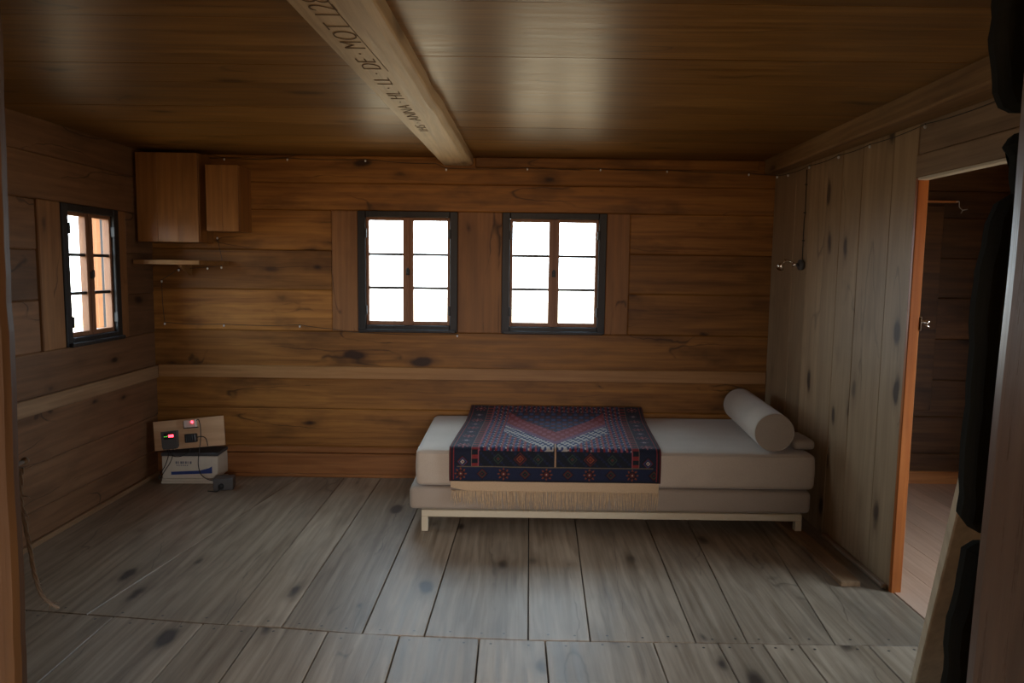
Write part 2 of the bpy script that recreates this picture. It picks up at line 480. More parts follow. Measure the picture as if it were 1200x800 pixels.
def seam(x):
    for (a, ya), (b, yb) in zip(SEAM, SEAM[1:]):
        if x <= b:
            return ya + (yb - ya) * (x - a) / (b - a)
    return 2.62


far = [(-2.36, -2.36), (-1.69, -1.40), (-1.104, -1.107), (-0.885, -0.86), (-0.561, -0.53), (-0.321, -0.25), (0.076, 0.125),
       (0.312, 0.40), (0.713, 0.80), (0.908, 1.06), (1.24, 1.50), (1.70, 1.70)]
G = 0.0022


def floor_board(p, top=0.0, th=0.03):
    """p: four xy corners, ccw"""
    a = [bm.verts.new((x, y, top)) for x, y in p]
    cx = sum(x for x, y in p) / 4; cy = sum(y for x, y in p) / 4
    b = [bm.verts.new((x, y, top - 0.003)) for x, y in p]
    for v, (x, y) in zip(a, p):
        v.co.x += 0.002 if x < cx else -0.002
        v.co.y += 0.002 if y < cy else -0.002
    c = [bm.verts.new((x, y, top - th)) for x, y in p]
    bm.faces.new(a)
    for i in range(4):
        j = (i + 1) % 4
        bm.faces.new((b[i], b[j], a[j], a[i])); bm.faces.new((c[i], c[j], b[j], b[i]))


rr = random.Random(3)
for (a0, a1), (b0, b1) in zip(far, far[1:]):
    t = -rr.random() * 0.0005
    floor_board([(a0 + G, seam(a0) + G), (b0 - G, seam(b0) + G), (b1 - G, YB - 0.001), (a1 + G, YB - 0.001)], t)
near = [-2.36, -1.95, -1.575, -1.198, -0.975, -0.695, -0.415, -0.11, 0.14, 0.55, 0.795, 0.965, 1.10, 1.365, 1.70]
for a, b in zip(near, near[1:]):
    t = -0.0003 - rr.random() * 0.0005
    floor_board([(a + G, 0.62), (b - G, 0.62), (b - G, seam(b) - G), (a + G, seam(a) - G)], t)
rear = [-2.36, -1.9, -1.5, -1.1, -0.75, -0.4, 0.0, 0.35, 0.7, 1.1, 1.4, 1.70]
for a, b in zip(rear, rear[1:]):
    floor_board([(a + G, -2.2), (b - G, -2.2), (b - G, 0.615), (a + G, 0.615)])
box(bm, (-2.6, -2.4, -0.09), (1.70, 4.95, -0.026), mi=1)
# nail heads, two per board end on each side of the seam
for row, sgn in ((far, 1), ([(x, x) for x in near], -1)):
    for (a0, _), (b0, _) in zip(row, row[1:]):
        for f in (0.2, 0.5, 0.8) if b0 - a0 > 0.3 else (0.25, 0.75):
            x = a0 + (b0 - a0) * f + rr.uniform(-0.02, 0.02)
            y = seam(x) + sgn * rr.uniform(0.025, 0.045)
            g = bmesh.ops.create_circle(bm, cap_ends=True, segments=8, radius=0.0055)
            for v in g['verts']:
                v.co = Vector((v.co.x + x, v.co.y + y, 0.0008))
                for fc in v.link_faces:
                    fc.material_index = 2
obj('floor', bm, [M['floor'], M['gap'], M['nail']], kind='structure')

# ---- ceiling boards
bm = B()
sl = [0.9, 1.32, 1.75, 2.17, 2.66, 2.92, 3.35, 3.70, 4.06, 4.43, YB]
sr_ = [0.9, 1.25, 1.62, 2.02, 2.53, 2.86, 3.39, 3.76, 4.12, 4.47, YB]
for seams, x0, x1 in ((sl, XL - TH, -0.36), (sr_, -0.36, XR + 0.12)):
    for a, b in zip(seams, seams[1:]):
        box(bm, (x0, a + 0.0018, ZC + rr.uniform(0, 0.001)), (x1, b - 0.0018, ZC + 0.05), bev=0.0)
for k in range(8):
    box(bm, (XL - TH, -2.4 + k * 0.4125, ZC), (XR + 0.1, -2.4 + (k + 1) * 0.4125 - 0.001, ZC + 0.05), bev=0.003)
box(bm, (XL - TH, -2.5, ZC + 0.03), (3.7, 5.0, ZC + 0.12), mi=1)
for k in range(10):
    box(bm, (XR + 0.122, 0.9 + k * 0.39, ZC), (3.7, 0.9 + (k + 1) * 0.39 - 0.001, ZC + 0.05), bev=0.003)
obj('ceiling', bm, [M['ceiling'], M['gap']], kind='structure')

# ---- back wall: squared logs in courses, two window openings
Z = [-0.05, 0.20, 0.452, 0.70, 0.975, 1.245, 1.505, 1.765, 1.94, 2.14]
W1 = (-1.016, -0.362); W2 = (-0.072, 0.609)
bm = B()
jr = random.Random(11)


def log(bm, lo, hi, ax, bev=0.006):
    """one squared log, its room face pushed in or out by a few mm"""
    vs = box(bm, lo, hi, bev=bev)
    return vs


for i in range(9):
    z0, z1 = Z[i], Z[i + 1]
    if z0 < 0.97 or z0 > 1.7:
        segs = [(-2.50, XR + 0.018)]
    else:
        segs = [(-2.50, -1.186), (0.761, XR + 0.018)]
    for a, b in segs:
        d = jr.uniform(-0.004, 0.004) if i else 0
        log(bm, (a, YB + d, z0), (b, YB + TH, z1), 0)
obj('wall_back', bm, M['log'], kind='structure')
bm = B()
for i in range(9):
    box(bm, (XR + 0.02, YB + jr.uniform(-0.004, 0.004), Z[i]), (3.5, YB + TH, Z[i + 1]), bev=0.006)
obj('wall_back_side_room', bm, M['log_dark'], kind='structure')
# upright posts that frame the windows
bm = B()
for a, b, d in ((-1.186, W1[0], -0.006), (W1[1], W2[0], -0.004), (W2[1], 0.761, -0.006)):
    box(bm, (a, YB + d, 0.975), (b, YB + TH, 1.765), bev=0.005)
obj('trim_1', bm, M['log_post'], kind='structure')
# plank wall base ledge and rails
bm = B()
box(bm, (XL, YB - 0.035, 0.0), (1.68, YB + 0.002, 0.155), bev=0.005)
box(bm, (XL, YB - 0.020, 0.157), (1.68, YB + 0.002, 0.198), bev=0.006)
box(bm, (XL, YB - 0.055, 0.0), (1.68, YB - 0.034, 0.022), bev=0.004)
obj('baseboard_back', bm, M['skirt'], kind='structure')
bm = B()
box(bm, (XL + 0.02, YB - 0.022, 0.660), (1.685, YB + 0.002, 0.742), bev=0.004)
obj('trim_2', bm, M['rail'], kind='structure')
bm = B()
box(bm, (-0.25, YB - 0.045, 2.045), (1.57, YB + 0.002, ZC), bev=0.006)
box(bm, (XL, YB - 0.02, 2.09), (-0.50, YB + 0.002, ZC), bev=0.004)
obj('trim_3', bm, M['log'], kind='structure')

# ---- left wall
WL = (3.815, 4.36)   # window opening along Y
ZWL = (0.955, 1.715)
ZL = [-0.05, 0.17, 0.40, 0.66, 0.955, 1.215, 1.465, 1.715, 1.94, 2.14]
bm = B()
for i in range(9):
    z0, z1 = ZL[i], ZL[i + 1]
    segs = [(-2.4, YB)] if (z0 < 0.95 or z0 > 1.7) else [(-2.4, 3.62), (4.45, YB)]
    for a, b in segs:
        d = jr.uniform(-0.004, 0.004)
        log(bm, (XL - TH, a, z0), (XL + d, b, z1), 1)
obj('wall_left', bm, M['log_left'], kind='structure')
bm = B()
box(bm, (XL - TH, 3.62, 0.955), (XL + 0.012, 3.72, 1.715), bev=0.005)
box(bm, (XL - 0.14, 3.721, 0.955), (XL + 0.004, 3.814, 1.715), bev=0.004)
box(bm, (XL - TH, 4.361, 0.955), (XL + 0.004, 4.45, 1.715), bev=0.004)
obj('trim_4', bm, M['log_post'], kind='structure')
bm = B()
box(bm, (XL, 0.93, 0.655), (XL + 0.022, YB - 0.023, 0.737), bev=0.004)
obj('trim_5', bm, M['rail_y'], kind='structure')
bm = B()
box(bm, (XL, 0.93, 0.0), (XL + 0.022, YB - 0.056, 0.028), bev=0.004)
obj('baseboard_left', bm, M['rail_y'], kind='structure')
# outer reveal boards of the left window, seen through its panes
bm = B()
box(bm, (XL - 0.148, 4.35, 0.90), (XL - 0.045, 4.375, 1.76), bev=0.003)
box(bm, (XL - 0.148, 3.79, 0.90), (XL - 0.045, 3.813, 1.76), bev=0.003)
box(bm, (XL - 0.148, 3.81, 1.717), (XL - 0.045, 4.35, 1.735), bev=0.003)
box(bm, (XL - 0.165, 3.77, 0.925), (XL - 0.045, 4.39, 0.952), bev=0.003)
box(bm, (XL - 0.105, 4.315, 0.955), (XL - 0.062, 4.349, 1.715), bev=0.002)
obj('trim_6', bm, M['reveal'], kind='structure')

# ---- right wall: tall weathered planks, orange end, doorway to the side room
DY = 3.10            # far side of the doorway
bm = B()
ys = [DY + 0.002, 3.30, 3.585, 3.80, 3.98, 4.21, 4.42, YB]
for a, b in zip(ys, ys[1:]):
    d = jr.uniform(-0.002, 0.002)
    box(bm, (XR + d, a + 0.0006, -0.03), (XR + 0.035, b - 0.0006, ZC), bev=0.003)
obj('wall_right', bm, M['panel'], kind='structure')
bm = B()
box(bm, (XR + 0.001, 1.9, 1.895), (XR + 0.05, DY, ZC), bev=0.004)
box(bm, (XR - 0.012, 1.9, 1.80), (XR + 0.04, DY - 0.01, 1.893), bev=0.004)
obj('trim_7', bm, M['panel_y'], kind='structure')
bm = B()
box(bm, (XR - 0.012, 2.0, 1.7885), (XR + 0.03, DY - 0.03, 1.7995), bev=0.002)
obj('trim_8', bm, M['lintel_highlight'], kind='structure')  # added pale strip paints the highlight along the lintel's lower edge
bm = B()
box(bm, (XR - 0.004, DY - 0.022, -0.02), (XR + 0.042, DY, 1.80), bev=0.003)
obj('trim_9', bm, M['orange'], kind='structure')
bm = B()
box(bm, (XR + 0.001, 0.6, -0.05), (XR + 0.10, 1.9, ZC), bev=0.004)
box(bm, (XR + 0.001, -2.4, -0.05), (XR + 0.10, 0.598, ZC), bev=0.004)
obj('wall_right_near', bm, M['panel'], kind='structure')
bm = B()
box(bm, (XR - 0.028, DY + 0.01, 0.0), (XR + 0.001, 3.75, 0.022), bev=0.006)
obj('baseboard_right', bm, M['panel_y'], kind='structure')

# ---- side room seen through the doorway
bm = B()
for k in range(9):
    box(bm, (XR + 0.012 + k * 0.19, 1.5, -0.03), (XR + 0.012 + (k + 1) * 0.19 - 0.0008, YB, 0.002), bev=0.0008)
obj('floor_side_room', bm, M['laminate'], kind='structure')
bm = B()
box(bm, (XR + 0.04, YB - 0.03, 0.0), (3.40, YB - 0.004, 0.085), bev=0.004)
obj('baseboard_side_room', bm, M['orange_x'], kind='structure')
bm = B()
box(bm, (2.64, YB - 0.02, 0.5), (2.79, YB - 0.004, 1.84), bev=0.004)
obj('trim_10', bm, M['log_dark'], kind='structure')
bm = B()
for (a, b, z0, z1) in ((1.3, 1.6, -0.05, ZC), (2.8, YB, -0.05, ZC), (1.6, 2.8, -0.05, 0.6), (1.6, 2.8, 1.7, ZC)):
    box(bm, (3.42, a, z0), (3.54, b, z1), bev=0.004)
box(bm, (XR + 0.10, 1.3, -0.05), (3.42, 1.42, ZC), bev=0.004)
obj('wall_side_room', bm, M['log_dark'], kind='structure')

# ---- wall between the two rooms, with the doorway the view looks through
YF0, YF1 = 0.78, 0.92
ZF = [-0.05, 0.22, 0.47, 0.73, 0.99, 1.26, 1.52, 1.78, 2.14]
for nm, x0, x1 in (('wall_front_left', XL, -0.70), ('wall_front_right', 0.662, XR)):
    bm = B()
    for i in range(7):
        box(bm, (x0, YF0, ZF[i]), (x1, YF1, ZF[i + 1] + (0.06 if i == 6 else 0)), bev=0.006)
    obj(nm, bm, M['front_log'], kind='structure')
bm = B()
box(bm, (XL, YF0, 1.865), (XR, YF1, ZC), bev=0.006)
obj('wall_front_top', bm, M['front_log'], kind='structure')

# ---- rear room walls
bm = B()
for (a, b, z0, z1) in ((XL, -0.9, -0.05, ZC), (1.4, XR, -0.05, ZC), (-0.9, 1.4, -0.05, 0.85), (-0.9, 1.4, 1.95, ZC)):
    box(bm, (a, -2.34, z0), (b, -2.2, z1), bev=0.004)
obj('wall_rear', bm, M['front_log'], kind='structure')


# ================================================================== WINDOWS
def window(name, c, w, h, axis, depth=0.05):
    """two-light window, three panes each; built facing -Y then turned. c = centre of the inner face"""
    if axis == 'back':
        T = Matrix.Translation(Vector(c))
    else:
        T = Matrix.Translation(Vector(c)) @ Matrix.Rotation(radians(90), 4, 'Z')
    hw, hh = w / 2, h / 2
    cw = 0.052
    bm = B()
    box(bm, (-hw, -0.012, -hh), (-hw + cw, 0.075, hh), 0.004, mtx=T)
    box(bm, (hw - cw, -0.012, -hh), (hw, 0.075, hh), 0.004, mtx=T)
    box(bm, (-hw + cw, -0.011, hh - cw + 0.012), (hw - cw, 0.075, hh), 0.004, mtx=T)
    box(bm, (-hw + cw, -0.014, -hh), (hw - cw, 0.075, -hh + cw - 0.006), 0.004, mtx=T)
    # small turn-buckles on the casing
    root = obj(name, bm, M['shade_dark_frame'], kind='structure')
    iw = w - 2 * cw; x0 = -hw + cw; z0 = -hh + cw - 0.006; z1 = hh - cw + 0.012
    st = 0.018; mid = 0.034
    bm = B(); box(bm, (-0.010, 0.002, z0), (0.010, 0.0075, z1), 0.002, mtx=T); obj('astragal', bm, M['sash'], root)
    for s in (0, 1):
        a = x0 if s == 0 else 0.0001
        b = -0.0001 if s == 0 else hw - cw
        la = st if s == 0 else mid
        lb = mid if s == 0 else st
        bm = B()
        f0, f1 = 0.008, 0.05
        box(bm, (a, f0, z0), (a + la, f1, z1), 0.003, mtx=T)
        box(bm, (b - lb, f0, z0), (b, f1, z1), 0.003, mtx=T)
        box(bm, (a + la, f0 + 0.001, z0), (b - lb, f1, z0 + 0.026), 0.003, mtx=T)
        box(bm, (a + la, f0 + 0.001, z1 - 0.020), (b - lb, f1, z1), 0.003, mtx=T)
        sash = obj('sash', bm, M['sash'], root)
        gz0, gz1 = z0 + 0.026, z1 - 0.020
        for k in (1, 2):
            zz = gz0 + (gz1 - gz0) * k / 3
            bm = B()
            box(bm, (a + la, 0.016, zz - 0.0085), (b - lb, 0.042, zz + 0.0085), 0.002, mtx=T)
            obj('muntin', bm, M['shade_dark_frame'], sash)
        bm = B()
        for k in range(3):
            box(bm, (a + la - 0.004, 0.029, gz0 + (gz1 - gz0) * k / 3 + 0.001), (b - lb + 0.004, 0.031, gz0 + (gz1 - gz0) * (k + 1) / 3 - 0.001), mtx=T)
        obj('pane', bm, M['glass'], sash)
    bm = B()
    box(bm, (-0.012, -0.004, -0.02), (0.012, 0.010, 0.02), 0.003, mtx=T)
    box(bm, (-0.006, -0.012, -0.012), (0.006, 0.0, 0.028), 0.002, mtx=T)
    obj('catch', bm, M['shade_dark_frame'], root)
    bm = B()
    for z in (-0.25, 0.25):
        for s in (-1, 1):
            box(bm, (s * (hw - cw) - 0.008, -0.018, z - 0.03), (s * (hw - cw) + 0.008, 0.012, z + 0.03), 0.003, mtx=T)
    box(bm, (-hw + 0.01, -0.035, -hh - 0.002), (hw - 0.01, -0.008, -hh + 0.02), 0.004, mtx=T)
    obj('ledge_and_hinges', bm, M['shade_dark_frame'], root)
    return root


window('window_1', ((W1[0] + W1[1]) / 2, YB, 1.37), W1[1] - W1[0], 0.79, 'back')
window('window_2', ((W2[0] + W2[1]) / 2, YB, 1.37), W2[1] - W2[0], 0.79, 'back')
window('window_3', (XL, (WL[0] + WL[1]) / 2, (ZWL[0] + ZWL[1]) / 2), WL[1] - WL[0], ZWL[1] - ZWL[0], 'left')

# ================================================================== BEAMS
root = empty('ceiling_beam', (-0.42, 3.2, 2.12), 'pale hewn ceiling beam with carved lettering, running between the windows', 'beam')
bm = B()
# underside polygon from the near wall to the back wall, slightly oblique
ya, yb = 0.94, 4.72
xl0, xl1 = -0.615, -0.458
xr0, xr1 = -0.385, -0.262
n = 40
prev = None
for i in range(n + 1):
    t = i / n
    y = ya + (yb - ya) * t
    xl = xl0 + (xl1 - xl0) * t + 0.003 * noise.noise((y * 3, 0, 0))
    xr = xr0 + (xr1 - xr0) * t + 0.005 * noise.noise((y * 3, 5, 0))
    zb = 2.052
    if 2.7 < y < 3.2:     # notch where the edge has broken away
        xr -= 0.007 * (1 - abs(y - 2.95) / 0.25)
    ch = 0.010
    prof = [(xl, 2.118), (xl, zb + ch), (xl + ch, zb), (xr - 0.028, zb - 0.001), (xr - 0.004, zb + 0.006), (xr, zb + 0.012), (xr, 2.118)]
    ring = [bm.verts.new((px - (-0.42), y - 3.2, pz - 2.12)) for px, pz in prof]
    if prev:
        for k in range(len(ring)):
            k2 = (k + 1) % len(ring)
            bm.faces.new((prev[k], ring[k], ring[k2], prev[k2]))
    else:
        bm.faces.new(ring[::-1])
    prev = ring
bm.faces.new(prev)
bmesh.ops.recalc_face_normals(bm, faces=bm.faces[:])
obj('timber', bm, M['beam'], root)
# carved inscription on the underside (tops of the letters to the left, read towards the near end)
fc = bpy.data.curves.new('inscription', 'FONT')
fc.body = "IHS \u00b7 ANNA \u00b7 HL \u00b7 LL \u00b7 DE \u00b7 MOT 128"
fc.size = 0.125
fc.offset = -0.0032
fc.space_character = 1.02
fc.extrude = 0.0006
tmp = bpy.data.objects.new('tmp', fc)
COL.objects.link(tmp)
bpy.context.view_layer.update()
dg = bpy.context.evaluated_depsgraph_get()
me = bpy.data.meshes.new_from_object(tmp.evaluated_get(dg))
bpy.data.objects.remove(tmp)
xs = [v.co.x for v in me.vertices]
x1 = max(xs); x0 = min(xs)
for v in me.vertices:
    u = (v.co.x - x0) / (x1 - x0)       # 0 far .. 1 near
    y = 3.55 + (1.83 - 3.55) * u
    w = v.co.y                          # letter height
    xm = -0.505 + (y - 1.6) * 0.036
    hfac = 0.62 + 0.38 * u
    v.co = Vector((xm - (w - 0.045) * hfac * 0.85 + 0.42, y - 3.2, 2.0505 - v.co.z - 2.12))
me.materials.append(M['ink'])
me.name = 'inscription'
o = bpy.data.objects.new('inscription', me); COL.objects.link(o); o.parent = root
o['label'] = 'dark carved lettering and year'
bm = B()
for k in range(30):
    y0_ = 1.0 + k * 0.05; 
    xa = -0.487 + (y0_ - 1.5) * 0.062; xb = -0.487 + (y0_ + 0.05 - 1.5) * 0.062
    prism(bm, [(xa - 0.0012 + 0.42, y0_ - 3.2, -0.0695), (xa + 0.0012 + 0.42, y0_ - 3.2, -0.0695), (xb + 0.0012 + 0.42, y0_ + 0.05 - 3.2, -0.0695), (xb - 0.0012 + 0.42, y0_ + 0.05 - 3.2, -0.0695)], (0, 0, 0.002))
obj('scored_line', bm, M['ink'], root)

bm = B()
prev = None
for i in range(25):
    t = i / 24
    y = 0.94 + (YB - 0.05 - 0.94) * t
    xl = 1.50 + 0.105 * t + 0.004 * noise.noise((y * 2.5, 9, 0))
    zb = 2.022
    prof = [(xl, 2.118), (xl, zb + 0.008), (xl + 0.008, zb), (1.686, zb), (1.686, 2.118)]
    ring = [bm.verts.new((px, y, pz)) for px, pz in prof]
    if prev:
        for k in range(5):
            bm.faces.new((prev[k], ring[k], ring[(k + 1) % 5], prev[(k + 1) % 5]))
    else:
        bm.faces.new(ring[::-1])
    prev = ring
bm.faces.new(prev)
bmesh.ops.recalc_face_normals(bm, faces=bm.faces[:])
tag(obj('side_beam', bm, M['beam_r']), 'brown ceiling beam running along the top of the pale plank wall on the right', 'beam')

# ================================================================== NEAR DOORWAY
# left post, live edge towards the opening
bm = B()
prev = None
for i in range(60):
    z = 1.86 * i / 59
    e_ = 0.0035 * noise.noise((0, 3, z * 9)) + 0.0015 * noise.noise((0, 3, z * 30))
    xe = -0.558 + 0.011 * (z - 0.913) / 0.763 + e_
    xe2 = xe - 0.004
    prof = [(-0.699, 0.775), (xe2 - 0.004, 0.775), (xe2 + 0.002, 0.782), (xe + 0.001, 0.79), (xe, 0.80), (xe - 0.035, 0.835), (xe - 0.09, 0.90), (-0.699, 0.90)]
    ring = [bm.verts.new((px, py, z)) for px, py in prof]
    if prev:
        for k in range(8):
            bm.faces.new((prev[k], ring[k], ring[(k + 1) % 8], prev[(k + 1) % 8]))
    else:
        bm.faces.new(ring[::-1])
    prev = ring
bm.faces.new(prev)
bmesh.ops.recalc_face_normals(bm, faces=bm.faces[:])
tag(obj('door_post', bm, M['post']), 'orange-brown live-edged door post at the left edge of the view', 'door post')

# right jamb board
bm = B()
prev = None
for i in range(40):
    z = 1.86 * i / 39
    xe = 0.494 + 0.010 * min(max((z - 0.95) / 0.5, 0), 1) + 0.0012 * noise.noise((0, 7, z * 6))
    prof = [(xe + 0.004, 0.35), (xe + 0.002, 0.735), (xe + 0.004, 0.748), (xe + 0.010, 0.752), (xe + 0.06, 0.752), (xe + 0.06, 0.35)]
    ring = [bm.verts.new((px, py, z)) for px, py in prof]
    if prev:
        for k in range(6):
            bm.faces.new((prev[k], ring[k], ring[(k + 1) % 6], prev[(k + 1) % 6]))
    else:
        bm.faces.new(ring[::-1])
    prev = ring
bm.faces.new(prev)
bmesh.ops.recalc_face_normals(bm, faces=bm.faces[:])
tag(obj('door_jamb', bm, M['jamb']), 'smooth brown jamb board with a grey sheen at the right edge of the view', 'door jamb')


def log_end(pts, label, depth=0.11, y=0.80):
    """irregular shade-coloured bark-edged upright, outline in XZ, rounded back and front"""
    bm = B()
    n = len(pts)
    layers = [(y, 0.004), (y + 0.012, -0.002), (y + 0.035, -0.002), (y + 0.05, 0.001), (y + 0.07, 0.016), (y + 0.10, 0.05)]
    rings = []
    cx = 0.60
    for yy, ins in layers:
        ring = []
        for (x, z) in pts:
            zc = sum(p[1] for p in pts) / n
            ring.append(bm.verts.new((x + (ins if x < cx else 0), yy, z + (ins if z < zc - 0.02 else -ins if z > zc + 0.02 else 0))))
        rings.append(ring)
    for a, b in zip(rings, rings[1:]):
        for k in range(n):
            bm.faces.new((a[k], b[k], b[(k + 1) % n], a[(k + 1) % n]))
    bm.faces.new(rings[0]); bm.faces.new(rings[-1][::-1])
    bmesh.ops.recalc_face_normals(bm, faces=bm.faces[:])
    return tag(obj('log_end', bm, M['unlit_log']), label, 'log end', None)


def jag(pts, sub=6, amp=0.0035, seed=0):
    out = []
    for i, (a, b) in enumerate(zip(pts, pts[1:])):
        for k in range(sub):
            t = k / sub
            x = a[0] + (b[0] - a[0]) * t; z = a[1] + (b[1] - a[1]) * t
            out.append((x + amp * noise.noise((x * 40, z * 40, seed)), z + 0.4 * amp * noise.noise((x * 40 + 9, z * 40, seed))))
    out.append(pts[-1])
    return out


log_end(jag([(0.66, 1.845), (0.530, 1.845), (0.532, 1.70), (0.534, 1.652), (0.540, 1.605), (0.549, 1.588), (0.562, 1.583)], 4) + [(0.66, 1.583)],
        'shade-coloured log end above the notch at the right edge of the doorway')
log_end(jag([(0.66, 1.560), (0.562, 1.556), (0.556, 1.545), (0.566, 1.535), (0.568, 1.51), (0.572, 1.492)], 3) + [(0.66, 1.492)],
        'short dark log stub in the notch between two shade-coloured log ends')
log_end(jag([(0.66, 1.489), (0.563, 1.489), (0.553, 1.482), (0.544, 1.459), (0.535, 1.392), (0.536, 1.271), (0.536, 1.157), (0.538, 1.115), (0.545, 1.105), (0.560, 1.108)], 5) + [(0.66, 1.108)],
        'long shade-coloured bark-edged log end beside the dark side-room doorway')
log_end(jag([(0.66, 1.085), (0.560, 1.082), (0.545, 1.073), (0.542, 1.03), (0.535, 0.986), (0.535, 0.90), (0.540, 0.70), (0.54, 0.30), (0.545, 0.0)], 5) + [(0.66, 0.0)],
        'lowest shade-coloured log end in front of the pale leaning plank')

# pale plank leaning against the inner side of the doorway wall
p_b = Vector((1.218, 2.10, 0.0)); p_t = Vector((0.92, 1.453, 0.899))
dirv = (p_t - p_b).normalized()
wv_ = Vector((1, 0, 0)); nv = dirv.cross(wv_).normalized(); wv_ = nv.cross(dirv).normalized()
if wv_.x < 0:
    wv_ = -wv_
bm = B()
Lp = 1.75
prism(bm, [p_b, p_b + wv_ * 0.20, p_b + wv_ * 0.20 + dirv * Lp, p_b + dirv * Lp], nv * 0.028)
bmesh.ops.bevel(bm, geom=bm.edges[:], offset=0.003, segments=1, affect='EDGES')
zmin = min(v.co.z for v in bm.verts)
for v in bm.verts:
    v.co.z -= zmin
tag(obj('leaning_plank', bm, M['pale_plank']), 'pale plank leaning in the lower right corner behind the shade-coloured log ends', 'plank')

# loose board on the floor along the right wall
bm = B()
box(bm, (1.488, 3.13, 0.0), (1.578, 4.62, 0.026), 0.003)
tag(obj('floor_board', bm, M['rail_y']), 'loose orange-ended board lying on the floor along the right wall', 'board')

# frayed rope hanging off the back of the left post
bm = B()
rp = [(-0.655, 0.95, 1.126), (-0.662, 0.955, 1.09), (-0.657, 0.95, 1.065), (-0.651, 0.95, 1.023), (-0.646, 0.95, 0.981), (-0.638, 0.95, 0.951), (-0.626, 0.95, 0.938), (-0.616, 0.95, 0.931)]
cr = catmull(rp, 5)
for ph in (0, 2.1, 4.2):
    tube(bm, [p + Vector((0.0017 * cos(ph + i * 0.9), 0.0017 * sin(ph + i * 0.9), 0)) for i, p in enumerate(cr)], 0.0015, 6)
for k in range(7):
    s = rr.randint(4, len(cr) - 1)
    d = Vector((rr.uniform(-0.012, 0.016), rr.uniform(-0.01, 0.01), rr.uniform(-0.012, 0.006)))
    tube(bm, [cr[s], cr[s] + d * 0.6, cr[s] + d + Vector((0, 0, -0.004))], [0.001, 0.0007, 0.0003], 4)
tube(bm, [(-0.655, 0.921, 1.132), (-0.655, 0.956, 1.134)], 0.003, 8)
sphere(bm, (-0.655, 0.957, 1.134), 0.005)
rope = tag(obj('frayed_rope', bm, M['rope']), 'frayed pale rope end hanging beside the left door post', 'rope')

# ================================================================== DAYBED
YFB = 3.76; YBB = 4.70
root = empty('bed_frame', (0.55, 4.2, 0), 'cream metal frame with square legs under the beige daybed mattresses', 'bed frame')


def loc_box(lo, hi, bev=0.003, mat=None, name='rail', parent=None, o=(0, 0, 0), seg=1, smooth=False):
    bm = B()
    box(bm, tuple(lo[i] - o[i] for i in range(3)), tuple(hi[i] - o[i] for i in range(3)), bev, seg)
    return obj(name, bm, mat, parent, smooth=smooth)


o_ = (0.55, 4.2, 0)
FX0, FX1 = -0.472, 1.560
loc_box((FX0, YFB, 0.078), (FX1, YFB + 0.035, 0.115), 0.003, M['cream_metal'], 'front_rail', root, o_)
loc_box((FX0, 4.60, 0.078), (FX1, 4.635, 0.115), 0.003, M['cream_metal'], 'back_rail', root, o_)
loc_box((FX0, YFB + 0.036, 0.078), (FX0 + 0.035, 4.599, 0.115), 0.003, M['cream_metal'], 'end_rail', root, o_)
loc_box((FX1 - 0.035, YFB + 0.036, 0.078), (FX1, 4.599, 0.115), 0.003, M['cream_metal'], 'end_rail', root, o_)
for x in (FX0, FX1 - 0.035):
    for y in (YFB, 4.60):
        loc_box((x, y, 0.0), (x + 0.035, y + 0.035, 0.0785), 0.002, M['cream_metal'], 'leg', root, o_)


def cushion_box(lo, hi, r=0.03, nx=40, ny=20, nz=6, puff=0.006):
    """rounded mattress block with slightly swollen faces"""
    bm = B()
    box(bm, lo, hi)
    bmesh.ops.subdivide_edges(bm, edges=bm.edges[:], cuts=1, use_grid_fill=True)
    bmesh.ops.subdivide_edges(bm, edges=bm.edges[:], cuts=4, use_grid_fill=True)
    lo = Vector(lo); hi = Vector(hi); c = (lo + hi) / 2; h = (hi - lo) / 2
    for v in bm.verts:
        q = v.co - c
        inner = Vector([max(-(h[i] - r), min(h[i] - r, q[i])) for i in range(3)])
        d = q - inner
        if d.length > 1e-6:
            m_ = max(abs(d.x), abs(d.y), abs(d.z))
            d = d.normalized() * r
            q = inner + d
        u = q.x / h.x; w = q.y / h.y
        if q.z > h.z - r * 0.5:
            q.z += puff * (1 - u ** 4) * (1 - w ** 4)
        q.y += (puff * 0.6) * (1 - (q.z / h.z) ** 2) * (-1 if q.y < 0 else 1) * (abs(w) > 0.9)
        v.co = c + q
    return bm


def rounded_block(name, lo, hi, r, mat, parent=None, puff=0.006):
    """block with rounded edges: bevelled box, extra loops, gently puffed"""
    bm = B()
    box(bm, lo, hi, bev=r, seg=4)
    lo = Vector(lo); hi = Vector(hi); c = (lo + hi) / 2; h = (hi - lo) / 2
    for ax in range(3):
        nseg = max(1, int((hi[ax] - lo[ax] - 2 * r) / 0.07))
        for k in range(1, nseg):
            p = lo[ax] + r + (hi[ax] - lo[ax] - 2 * r) * k / nseg
            co = [0, 0, 0]; co[ax] = p
            no = [0, 0, 0]; no[ax] = 1
            bmesh.ops.bisect_plane(bm, geom=bm.verts[:] + bm.edges[:] + bm.faces[:], plane_co=co, plane_no=no)
    for v in bm.verts:
        q = v.co - c
        u, w, t = q.x / h.x, q.y / h.y, q.z / h.z
        if t > 0.9:
            v.co.z += puff * (1 - u ** 6) * (1 - w ** 6) + 0.0015 * noise.noise(v.co * 6)
        if w < -0.9:
            v.co.y -= puff * (1 - t ** 2) + 0.0015 * noise.noise(v.co * 6)
        if u < -0.9:
            v.co.x -= puff * 0.8 * (1 - t ** 2)
        if u > 0.9:
            v.co.x += puff * 0.8 * (1 - t ** 2)
    return obj(name, bm, mat, parent, smooth=True)


